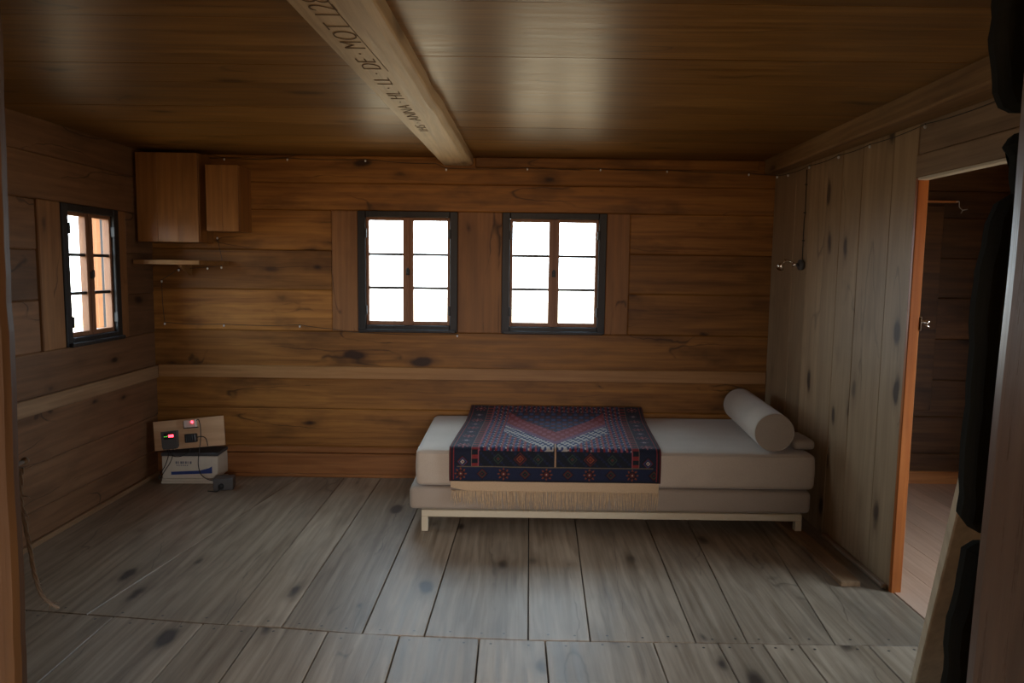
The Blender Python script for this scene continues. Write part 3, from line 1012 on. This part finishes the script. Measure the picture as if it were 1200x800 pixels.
def piping(x0, x1, y0, y1, z, r, c, rad=0.004):
    pts = []
    for cx, cy, a0 in ((x1 - c, y1 - c, 0), (x0 + c, y1 - c, 90), (x0 + c, y0 + c, 180), (x1 - c, y0 + c, 270)):
        for k in range(5):
            a = radians(a0 + k * 22.5)
            pts.append((cx + c * cos(a), cy + c * sin(a), z))
    pts.append(pts[0])
    bm = B()
    tube(bm, pts, rad, 6, caps=False)
    return bm


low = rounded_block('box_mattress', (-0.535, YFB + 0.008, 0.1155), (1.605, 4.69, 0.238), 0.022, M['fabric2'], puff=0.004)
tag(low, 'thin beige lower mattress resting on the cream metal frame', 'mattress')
o2 = rounded_block('mattress', (-0.500, YFB + 0.004, 0.2460), (1.618, 4.70, 0.438), 0.024, M['fabric'], puff=0.006)
tag(o2, 'thick pale beige upper mattress of the daybed under the red rug', 'mattress')
obj('piping', piping(-0.499, 1.617, YFB + 0.004, 4.70, 0.424, 0, 0.03, 0.0035), M['fabric'], o2, smooth=True)

# bolster
r_b = 0.103
c0 = Vector((1.405, 3.80, 0.447 + r_b)); c1 = Vector((1.475, 4.62, 0.447 + r_b))
ax = (c1 - c0).normalized()
bm = B()
prof = [(0.0, r_b * 0.90), (0.012, r_b * 0.975), (0.03, r_b)]
L_ = (c1 - c0).length
ts = [0.0, 0.008, 0.03] + [0.03 + (L_ - 0.06) * k / 12 for k in range(1, 12)] + [L_ - 0.03, L_ - 0.008, L_]
pts = [c0 + ax * t for t in ts]
rs = [r_b * 0.955, r_b * 0.992, r_b] + [r_b * (1 + 0.004 * sin(k * 1.7)) for k in range(1, 12)] + [r_b, r_b * 0.992, r_b * 0.955]
tube(bm, pts, rs, 40)
bol = tag(obj('bolster', bm, M['fabric'], smooth=False), 'round beige bolster lying across the right end of the daybed', 'bolster')
u_ = Vector((0, 0, 1)); w_ = ax.cross(u_).normalized()
for cc, sg in ((c0, -1), (c1, 1)):
    bm = B()
    tube(bm, [cc + (u_ * cos(2 * pi * k / 40) + w_ * sin(2 * pi * k / 40)) * r_b * 0.965 for k in range(41)], 0.0038, 6, caps=False)
    obj('piping', bm, M['fabric2'], bol, smooth=True)
    bm = B()
    ring = [bm.verts.new(cc + ax * sg * 0.001 + (u_ * cos(2 * pi * k / 40) + w_ * sin(2 * pi * k / 40)) * r_b * 0.95) for k in range(40)]
    ctr = bm.verts.new(cc + ax * sg * 0.008)
    ring2 = [bm.verts.new(cc + ax * sg * 0.007 + (u_ * cos(2 * pi * k / 40) + w_ * sin(2 * pi * k / 40)) * r_b * 0.5) for k in range(40)]
    for k in range(40):
        bm.faces.new((ring[k], ring[(k + 1) % 40], ring2[(k + 1) % 40], ring2[k])); bm.faces.new((ring2[k], ring2[(k + 1) % 40], ctr))
    bmesh.ops.recalc_face_normals(bm, faces=bm.faces[:])
    obj('end_cap', bm, M['fabric2'], bol, smooth=True)
cu = rounded_block('flat_cushion', (1.532, 3.84, 0.4465), (1.642, 4.06, 0.500), 0.018, M['fabric2'], puff=0.003)
tag(cu, 'small flat beige cushion squeezed between the bolster and the right wall', 'cushion')

# ---- oriental rug draped over the mattress
import colorsys
NAVY = (0.013, 0.017, 0.042); RED = (0.20, 0.022, 0.022); DKRED = (0.09, 0.015, 0.014); ORANGE = (0.20, 0.05, 0.02)
CREAMC = (0.42, 0.36, 0.30); BLUE = (0.045, 0.06, 0.15); BLACK = (0.010, 0.011, 0.016); GREEN = (0.03, 0.045, 0.03); ROSE = (0.28, 0.07, 0.08)
RW = 1.115           # width of the rug
RL = 1.19            # pile length from back edge to front end


def rosette(dx, dy, R, c_out, c_in, petals=8):
    d = math.hypot(dx, dy) / R
    if d > 1:
        return None
    a = math.atan2(dy, dx)
    k = cos(petals * a)
    if d < 0.22:
        return CREAMC if d < 0.1 else c_in
    if d < 0.42 + 0.1 * k:
        return c_out
    if d < 0.62:
        return BLACK
    if d < 0.72 + 0.26 * k and k > -0.2:
        return c_in
    return None


def diamond(dx, dy, R, cols):
    d = (abs(dx) + abs(dy)) / R
    if d > 1:
        return None
    return cols[min(int(d * len(cols)), len(cols) - 1)]


def rug_color(u, v):
    """u across 0..RW, v from the front end 0..RL (metres)"""
    side = min(u, RW - u)
    cx = u - RW / 2
    hatch = (int(u / 0.006) + int(v / 0.006)) % 2
    if side < 0.010 or v < 0.006:
        return DKRED if side < 0.010 else BLACK
    if side < 0.020 or v < 0.010:
        return BLACK
    if side < 0.025:
        return RED
    # front border with rosettes and diamonds
    if v < 0.078:
        s = cx + 0.045; q = v - 0.042; per = 0.113
        i = math.floor(s / per + 0.5); ds = s - i * per
        c = rosette(ds, q, 0.034, DKRED, ORANGE) if i % 2 == 0 else diamond(ds, q, 0.032, [DKRED, BLACK, GREEN, DKRED, BLACK])
        return c or NAVY
    if v < 0.083 and side > 0.04:
        return (0.13, 0.10, 0.06)
    # side borders
    if side < 0.115:
        s = v; q = side - 0.070; per = 0.105
        i = math.floor(s / per + 0.5); ds = s - i * per
        c = rosette(ds, q, 0.038, RED, ROSE) if i % 2 == 0 else diamond(ds, q, 0.036, [RED, CREAMC, BLACK, BLUE, DKRED, BLACK])
        return c or (NAVY if hatch else BLACK)
    if side < 0.119:
        return (0.22, 0.13, 0.09)
    if side < 0.150:
        z = abs(((v / 0.022) % 2) - 1)
        return RED if z > 0.55 else BLACK
    if side < 0.155:
        return ROSE
    # strip of figures between border and field, with the stem of the medallion
    if abs(cx) < 0.009 and v < 0.26:
        return (0.42, 0.24, 0.13) if abs(cx) < 0.005 else BLACK
    if v < 0.160:
        for xx, k in ((-0.30, 0), (-0.185, 1), (-0.09, 0), (0.09, 0), (0.185, 1), (0.30, 0)):
            c = diamond(cx - xx, v - 0.122, 0.036 if k else 0.028, [ORANGE, DKRED, ORANGE, BLACK, DKRED] if k else [DKRED, GREEN, BLACK, GREEN])
            if c:
                return c
        return BLACK if (int(cx / 0.012) + int(v / 0.012)) % 5 else NAVY
    # winged medallion: two pale hooked wings rising from the stem
    wing = (v - 0.20) - 1.55 * abs(cx)
    if abs(cx) < 0.30 and v < 1.0:
        if -0.14 < wing < 0.05:
            t = math.sin(cx * 210) * math.sin(v * 95) + 0.4 * math.sin(cx * 70 + v * 60)
            if t > 0.0:
                return CREAMC
            return BLUE if t > -0.5 else NAVY
        if 0.05 <= wing < 0.11:
            return ROSE if hatch else BLUE
        if 0.11 <= wing < 0.34:
            t = math.sin(cx * 120) * math.sin(v * 55)
            return RED if t > -0.2 else ROSE
        if wing >= 0.34:
            t = math.sin(cx * 90) * math.sin(v * 60)
            return DKRED if t > 0.3 else (NAVY if t > -0.4 else BLUE)
    if math.hypot(cx, (v - 0.23) * 0.7) < 0.055:
        return (0.45, 0.16, 0.06) if hatch else RED
    # striped flanks
    z = (u / 0.030) % 1
    if z < 0.38:
        return RED if math.sin(v * 110 + u * 40) > -0.4 else ROSE
    if z < 0.8:
        return BLUE if math.sin(v * 80 - u * 90) > -0.1 else NAVY
    return CREAMC if math.sin(v * 120 + u * 60) > 0.7 else NAVY


def rug_path(s):
    """s = distance from the front (lower) end; returns y, z of the centre line"""
    # vertical drop 0.150, quarter turn, then flat to the back, rising a little at the wall
    zb = 0.283
    R = 0.026
    yf = YFB - 0.015
    zt = 0.456
    drop = zt - R - zb
    if s < drop:
        return yf - 0.004 * sin(s / drop * pi), zb + s, 0
    s -= drop
    if s < R * pi / 2:
        a = s / R
        return yf + R - R * cos(a), zt - R + R * sin(a), 0
    s -= R * pi / 2
    y = yf + R + s
    z = zt
    if y > 4.38:
        z += 0.045 * ((y - 4.38) / 0.30) ** 1.6
    return min(y, 4.772), z, 1


NU, NV = 420, 420
LEN = 1.10
verts = []; cols = []
for j in range(NV + 1):
    s = LEN * j / NV
    y, z, flat = rug_path(s)
    xa = -0.322 + 0.06 * max(0, (y - 3.76)) / 0.9
    for i in range(NU + 1):
        u = RW * i / NU
        x = xa + u
        dz = 0.0022 * noise.noise((x * 5, y * 4, 0)) + (0.003 * noise.noise((x * 9, y * 2, 4)) if flat else 0)
        dy = 0
        if not flat:
            dy = -0.004 - 0.004 * noise.noise((x * 6, z * 6, 2))
        # side edge turned slightly on the right, curling at the back
        verts.append((x, y + dy, z + abs(dz)))
        v = s
        c = rug_color(u, v)
        wear = 0.85 + 0.3 * random.random()
        cols.append((c[0] * wear * 0.72, c[1] * wear * 0.72, c[2] * wear * 0.72, 1))
faces = [(j * (NU + 1) + i, j * (NU + 1) + i + 1, (j + 1) * (NU + 1) + i + 1, (j + 1) * (NU + 1) + i) for j in range(NV) for i in range(NU)]
me = bpy.data.meshes.new('rug')
me.from_pydata(verts, [], faces)
ca = me.color_attributes.new('dye', 'FLOAT_COLOR', 'POINT')
ca.data.foreach_set('color', [k for c in cols for k in c])
for p in me.polygons:
    p.use_smooth = True
mm, nt, out = new_mat('knotted_wool_pile')
N = nt.nodes.new; Lk = nt.links.new
at = N('ShaderNodeAttribute'); at.attribute_name = 'dye'
bs = N('ShaderNodeBsdfPrincipled'); Lk(at.outputs['Color'], bs.inputs['Base Color'])
bs.inputs['Roughness'].default_value = 0.8; bs.inputs['Specular IOR Level'].default_value = 0.2
bs.inputs['Sheen Weight'].default_value = 0.08; bs.inputs['Sheen Roughness'].default_value = 0.35
nn = N('ShaderNodeTexNoise'); nn.inputs['Scale'].default_value = 350
tcn = N('ShaderNodeTexCoord'); Lk(tcn.outputs['Object'], nn.inputs['Vector'])
bp = N('ShaderNodeBump'); bp.inputs['Strength'].default_value = 0.5; bp.inputs['Distance'].default_value = 0.002
Lk(nn.outputs['Fac'], bp.inputs['Height']); Lk(bp.outputs[0], bs.inputs['Normal']); Lk(bs.outputs[0], out.inputs[0])
me.materials.append(mm)
rug = bpy.data.objects.new('oriental_rug', me); COL.objects.link(rug)
sol = rug.modifiers.new('thickness', 'SOLIDIFY'); sol.thickness = 0.007; sol.offset = 1
tag(rug, 'dark red and navy patterned rug with fringe draped over the daybed', 'rug')
bm = B()
prev = None
for i in range(61):
    x = -0.315 + (RW - 0.015) * i / 60
    y = YFB - 0.019 - 0.003 * noise.noise((x * 6, 0, 2))
    zl = 0.228 + 0.004 * noise.noise((x * 5, 1, 7)) + (0.02 * max(0, (-0.22 - x) / 0.1) if x < -0.22 else 0)
    ring = [bm.verts.new((x, y, 0.286)), bm.verts.new((x, y - 0.002, zl)), bm.verts.new((x, y + 0.003, zl)), bm.verts.new((x, y + 0.004, 0.286))]
    if prev:
        for k in range(4):
            bm.faces.new((prev[k], ring[k], ring[(k + 1) % 4], prev[(k + 1) % 4]))
    else:
        bm.faces.new(ring[::-1])
    prev = ring
bm.faces.new(prev)
bmesh.ops.recalc_face_normals(bm, faces=bm.faces[:])
k_ = obj('woven_end_band', bm, M['kelim'], rug); k_['label'] = 'plain undyed woven end band'
bm = B()
for i in range(230):
    x = -0.31 + (RW - 0.02) * i / 229 + rr.uniform(-0.002, 0.002)
    y = YFB - 0.020 + rr.uniform(-0.003, 0.002)
    L1 = rr.uniform(0.075, 0.115)
    if x < -0.15:
        L1 *= 0.75
    dx = rr.uniform(-0.012, 0.016); dyv = rr.uniform(-0.004, 0.001)
    z0 = 0.232
    tube(bm, [(x, y, z0), (x + dx * 0.3, y + dyv, z0 - L1 * 0.5), (x + dx, y + dyv * 1.5, z0 - L1)], [0.0020, 0.0017, 0.0010], 5)
fr_ = obj('fringe', bm, M['fringe'], rug, kind='stuff'); fr_['label'] = 'undyed wool fringe'

# ================================================================== CUPBOARDS AND SHELF
YC = 4.55


def cupboard(name, x0, x1, z0, z1, label, cat):
    root = empty(name, ((x0 + x1) / 2, (YC + YB) / 2, z0), label, cat)
    o = ((x0 + x1) / 2, (YC + YB) / 2, z0)
    t = 0.016
    bm = B()
    def b(lo, hi, bev=0.002):
        box(bm, tuple(lo[i] - o[i] for i in range(3)), tuple(hi[i] - o[i] for i in range(3)), bev)
    y1 = YB - 0.006
    b((x0, YC + 0.019, z0), (x0 + t, y1, z1)); b((x1 - t, YC + 0.019, z0), (x1, y1, z1))
    b((x0 + t, YC + 0.019, z0), (x1 - t, y1, z0 + t)); b((x0 + t, YC + 0.019, z1 - t), (x1 - t, y1, z1))
    b((x0 + t, y1 - 0.008, z0 + t), (x1 - t, y1, z1 - t))
    obj('body', bm, M['cup'], root)
    bm = B()
    n = 3 if x1 - x0 > 0.3 else 2
    ww = (x1 - x0) / n
    for k in range(n):
        box(bm, (x0 + ww * k - o[0] + 0.0004, YC - o[1], 0.0), (x0 + ww * (k + 1) - o[0] - 0.0004, YC + 0.018 - o[1], z1 - z0), 0.0012)
    obj('door', bm, M['cup'], root)
    return root


cupboard('wall_cupboard', -2.335, -1.955, 1.54, 2.085, 'large plain wooden cupboard hung in the left corner under the ceiling', 'cupboard')
cupboard('wall_cupboard', -1.905, -1.705, 1.610, 2.015, 'small narrow wooden cupboard hung right of the large corner cupboard', 'cupboard')

root = empty('wall_shelf', (-2.12, 4.64, 1.40), 'thin wooden shelf board under the large corner cupboard', 'shelf')
bm = B()
prism(bm, [(-2.345 + 2.12, 4.50 - 4.64, 0), (-1.95 + 2.12, 4.53 - 4.64, 0), (-1.86 + 2.12, 4.775 - 4.64, 0), (-2.345 + 2.12, 4.775 - 4.64, 0)], (0, 0, 0.028))
bmesh.ops.bevel(bm, geom=bm.edges[:], offset=0.002, segments=1, affect='EDGES')
obj('board', bm, M['cup_x'], root)
bm = B()
prism(bm, [(0.0, 4.770 - 4.64, -0.001), (0.0, 4.62 - 4.64, -0.001), (0.0, 4.62 - 4.64, -0.015), (0.0, 4.770 - 4.64, -0.07)], (0.02, 0, 0))
obj('bracket', bm, M['cup_x'], root)

# ================================================================== STRING LIGHTS
root = empty('string_lights', (0, 4.70, 2.03), 'thin dark wire of tiny clear bulbs tacked around the ceiling edge and the left corner', 'string lights')
ro = Vector((0, 4.70, 2.03))


def sag(pts, drop=0.008, n=6):
    out = []
    for a, b in zip(pts, pts[1:]):
        a = Vector(a); b = Vector(b)
        for k in range(n):
            t = k / n
            p = a.lerp(b, t); p.z -= drop * 4 * t * (1 - t) * min(1, (a - b).length / 0.4)
            out.append(p)
    out.append(Vector(pts[-1]))
    return out


chain_top = [(-2.10, 4.745, 2.085), (-1.86, 4.74, 2.085), (-1.455, 4.74, 2.088), (-0.955, 4.74, 2.088), (-0.50, 4.70, 2.06), (-0.434, 4.715, 2.035), (0.084, 4.725, 2.046), (0.552, 4.725, 2.047),
             (0.978, 4.725, 2.042), (1.501, 4.725, 2.030), (1.67, 4.69, 2.012), (1.672, 4.51, 2.0), (1.672, 4.19, 2.004), (1.672, 3.82, 2.005), (1.672, 3.49, 2.005), (1.672, 3.03, 2.009), (1.672, 2.55, 2.005)]
chain_low = [(-1.93, 4.77, 1.585), (-1.90, 4.76, 1.44), (-1.90, 4.75, 1.395), (-1.985, 4.735, 1.388), (-2.173, 4.735, 1.375), (-2.30, 4.765, 1.30), (-2.30, 4.765, 1.16), (-2.29, 4.765, 1.022), (-1.90, 4.765, 1.015), (-1.40, 4.765, 1.016), (-1.18, 4.758, 0.992), (-1.0, 4.738, 0.972), (-0.36, 4.745, 0.968)]
for ch in (chain_top, chain_low):
    bm = B()
    tube(bm, [p - ro for p in sag(ch)], 0.0018, 5)
    obj('wire', bm, M['wire'], root, smooth=True)
bulbs = [chain_top[i] for i in (1, 2, 3, 5, 6, 7, 8, 9, 10, 11, 12, 13, 14, 15)] + [chain_low[i] for i in (0, 2, 3, 4, 5, 7, 8, 9, 12)]
bm = B()
tube(bm, [(0, 0, 0.002), (0, 0, -0.006)], 0.0032, 8, mi=1)
sphere(bm, (0, 0, -0.011), 0.0062, sz=1.3)
b0 = obj('bulb', bm, [M['bulb'], M['wire']], root)
b0.location = Vector(bulbs[0]) - ro
for b in bulbs[1:]:
    c = b0.copy(); COL.objects.link(c); c.parent = root; c.location = Vector(b) - ro

# ================================================================== SPOTLIGHT on right wall
sx, sy, sz = XR - 0.003, 4.25, 1.445
root = empty('wall_spotlight', (sx, sy, sz), 'small metal twin spotlight with hanging cable on the right wall', 'spotlight')
bm = B()
tube(bm, [(0.0, 0, 0), (-0.022, 0, 0)], 0.030, 20)
obj('base', bm, M['grey_plastic'], root)
bm = B()
tube(bm, [(-0.022, 0, 0), (-0.035, 0, 0), (-0.045, 0.02, 0.012), (-0.085, 0.06, 0.03)], 0.005, 8)
obj('arm', bm, M['chrome'], root)
for p, d in (((-0.10, 0.065, -0.005), (-0.5, -0.45, -0.6)), ((-0.040, -0.004, 0.0), (-0.9, -0.5, 0.05))):
    d = Vector(d).normalized(); p = Vector(p)
    bm = B()
    rs = [0.008, 0.012, 0.020, 0.0225] if p.x < -0.08 else [0.006, 0.009, 0.012, 0.013]
    tube(bm, [p - d * 0.02, p - d * 0.015, p + d * 0.01, p + d * 0.022], rs, 16)
    h_ = obj('lamp_head', bm, M['chrome'], root)
bm = B()
tube(bm, [(-0.065, 0.045, 0.028), (-0.09, 0.062, 0.012)], 0.004, 8)
obj('joint', bm, M['chrome'], root)
bm = B()
tube(bm, [(-0.004, 0.0, 0.028), (-0.004, 0.002, 0.25), (-0.004, -0.006, 0.30), (-0.004, 0.0, 0.545)], 0.003, 6)
for z in (0.14, 0.30, 0.46):
    box(bm, (-0.009, -0.006, z - 0.004), (0.001, 0.006, z + 0.004))
obj('cable', bm, M['wire'], root)

# door latch on the orange jamb
root = empty('door_latch', (XR + 0.043, 3.085, 1.19), 'small shiny latch on the orange jamb of the side doorway', 'latch')
bm = B(); box(bm, (0.0, -0.012, -0.03), (0.006, 0.012, 0.03), 0.002)
obj('plate', bm, M['chrome'], root)
bm = B(); tube(bm, [(0.004, 0, 0.008), (0.026, -0.012, 0.010)], 0.006, 10); sphere(bm, (0.028, -0.013, 0.010), 0.009)
obj('knob', bm, M['chrome'], root)
bm = B(); tube(bm, [(0.012, -0.008, 0.0), (0.038, -0.014, -0.012)], 0.0028, 8)
obj('lever', bm, M['chrome'], root)

# rod with a wire hook in the side room
root = empty('wall_rod', (2.35, YB - 0.03, 1.868), 'thin rod with a bent wire hook at its end on the side-room wall', 'rod')
bm = B(); box(bm, (0, -0.006, -0.008), (0.515, 0.022, 0.006), 0.002)
obj('bar', bm, M['orange_x'], root)
bm = B(); tube(bm, catmull([(0.50, -0.004, -0.003), (0.518, -0.008, 0.0), (0.520, -0.012, -0.035), (0.535, -0.02, -0.055), (0.522, -0.03, -0.075)], 4), 0.0028, 6)
tube(bm, [(0.535, -0.02, -0.055), (0.565, -0.025, -0.05)], 0.0028, 6)
obj('hook', bm, M['bulb'], root)

# ================================================================== SOLAR BATTERY BOX WITH ITS BOARD
bx, by = -2.062, 4.645
yaw = radians(2)
R_ = Matrix.Rotation(yaw, 4, 'Z')
root = empty('battery_box', (bx, by, 0), 'white battery case with a blue label standing in the left corner of the floor', 'battery')
root.rotation_euler = (0, 0, yaw)
W_, D_, H_ = 0.355, 0.18, 0.200
bm = B()
box(bm, (-W_ / 2, -D_ / 2, 0.032), (W_ / 2, D_ / 2, H_ - 0.022), 0.006, 2)
obj('case', bm, M['card'], root)
bm = B()
box(bm, (-W_ / 2 - 0.006, -D_ / 2 - 0.008, 0.0), (W_ / 2 + 0.006, D_ / 2 + 0.006, 0.016), 0.003)
box(bm, (-W_ / 2 - 0.002, -D_ / 2 - 0.004, 0.0165), (W_ / 2 - 0.05, D_ / 2 + 0.002, 0.0315), 0.003)
obj('base_tray', bm, M['card'], root)
bm = B(); box(bm, (-W_ / 2 - 0.003, -D_ / 2 - 0.003, H_ - 0.0215), (W_ / 2 + 0.003, D_ / 2 + 0.003, H_), 0.004)
obj('lid', bm, M['card_lid'], root)
bm = B()
yy = -D_ / 2 - 0.0006
prism(bm, [(-0.120, yy, 0.056), (0.140, yy, 0.066), (0.140, yy, 0.112), (0.12, yy, 0.100), (0.06, yy, 0.084), (-0.120, yy, 0.076)], (0, 0.0012, 0))
obj('blue_stripe', bm, M['blue'], root)
bm = B()
for k, w in enumerate((0.010, 0.006, 0.012, 0.008, 0.010, 0.006, 0.011)):
    x = -0.09 + k * 0.015
    box(bm, (x, yy, 0.128), (x + w, yy + 0.0012, 0.144))
for k in range(6):
    box(bm, (-0.085 + k * 0.013, yy, 0.115), (-0.077 + k * 0.013, yy + 0.0012, 0.121))
obj('label_print', bm, M['grey_print'], root)

# board with instruments, leaning back on the case against the wall, tilted in its own plane
bc = Vector((-2.062, 4.575, 0.2265))
root_b = empty('instrument_board', bc, 'pale tilted plywood board with controllers standing on the battery case', 'board')
Rb = Matrix.Rotation(radians(-4.6) * -1, 4, 'Y').inverted() @ Matrix.Rotation(radians(-6), 4, 'X')
root_b.rotation_euler = (radians(-8), radians(-6.0), 0)
bm = B(); box(bm, (-0.230, 0.0, 0.0), (0.226, 0.012, 0.188), 0.0015)
obj('panel', bm, M['ply'], root_b)
# charge controller
cc = obj('charge_controller', (lambda b: (prism(b, [(-0.165, -0.001, 0.020), (-0.158, -0.001, 0.006), (-0.080, -0.001, 0.006), (-0.070, -0.001, 0.020), (-0.068, -0.001, 0.120), (-0.168, -0.001, 0.120)], (0, -0.032, 0)), b)[1])(B()), M['grey_plastic'], root_b)
bm = B(); box(bm, (-0.150, -0.0345, 0.070), (-0.084, -0.0325, 0.110), 0.001)
obj('display', bm, M['black'], cc)
bm = B()
for k in range(3):
    x = -0.118 + k * 0.0115
    box(bm, (x, -0.036, 0.082), (x + 0.008, -0.0344, 0.098))
obj('red_digits', bm, M['red_led'], cc)
bm = B()
for k in range(3):
    sphere(bm, (-0.145 + k * 0.009, -0.0355, 0.088), 0.0022, u=8, v=6)
obj('green_lights', bm, M['green_led'], cc)
# switch box
bm = B(); box(bm, (-0.020, -0.026, 0.133), (0.058, -0.0005, 0.180), 0.003)
sb = obj('switch_box', bm, M['white_plastic'], root_b)
bm = B(); box(bm, (-0.026, -0.018, 0.127), (0.064, -0.0004, 0.1325), 0.001); box(bm, (-0.026, -0.018, 0.127), (-0.0205, -0.0004, 0.176), 0.001)
obj('switch_rim', bm, M['black'], sb)
bm = B(); sphere(bm, (0.036, -0.027, 0.166), 0.0075, u=10, v=8)
obj('red_light', bm, M['red_led'], sb)
# regulator
bm = B(); box(bm, (-0.020, -0.030, 0.036), (0.055, -0.0005, 0.092), 0.006, 2)
for k in range(5):
    box(bm, (-0.012 + k * 0.013, -0.033, 0.042), (-0.006 + k * 0.013, -0.029, 0.086), 0.001)
obj('voltage_regulator', bm, M['black'], root_b)
for pts in ([(0.055, -0.02, 0.066), (0.085, -0.02, 0.068), (0.11, -0.02, 0.058), (0.12, -0.02, 0.03), (0.12, -0.015, 0.004)],
            [(-0.14, -0.02, 0.008), (-0.13, -0.03, -0.03), (-0.15, -0.035, -0.09), (-0.185, -0.04, -0.145), (-0.20, -0.04, -0.18)],
            [(-0.10, -0.02, 0.008), (-0.10, -0.03, -0.03), (-0.12, -0.036, -0.08), (-0.15, -0.04, -0.12), (-0.185, -0.04, -0.17)],
            [(-0.13, -0.02, 0.008), (-0.10, -0.04, -0.035), (-0.05, -0.04, -0.045), (0.0, -0.04, -0.025), (0.02, -0.035, 0.0)],
            [(0.055, -0.012, 0.17), (0.075, -0.02, 0.178), (0.085, -0.022, 0.13), (0.082, -0.025, 0.05), (0.066, -0.03, -0.04), (0.06, -0.035, -0.11), (0.075, -0.04, -0.17), (0.11, -0.045, -0.20), (0.15, -0.05, -0.215)]):
    bm = B(); tube(bm, catmull(pts, 6), 0.0028, 6)
    obj('cable', bm, M['cable'], root_b)

# adapter on the floor
root = empty('power_adapter', (-1.80, 4.455, 0), 'small grey power adapter block on the floor beside the battery case', 'adapter')
root.rotation_euler = (0, 0, radians(12))
bm = B(); box(bm, (-0.060, -0.045, 0.0), (0.060, 0.05, 0.075), 0.008, 2)
obj('housing', bm, M['grey_plastic'], root)
bm = B(); tube(bm, [(-0.01, -0.0455, 0.03), (-0.01, -0.062, 0.03)], 0.018, 16)
obj('socket', bm, M['black'], root)
bm = B(); tube(bm, catmull([(-0.01, -0.06, 0.026), (-0.03, -0.075, 0.006), (-0.065, -0.06, 0.004), (-0.09, -0.05, 0.004)], 5), 0.003, 6)
obj('cable', bm, M['cable'], root)
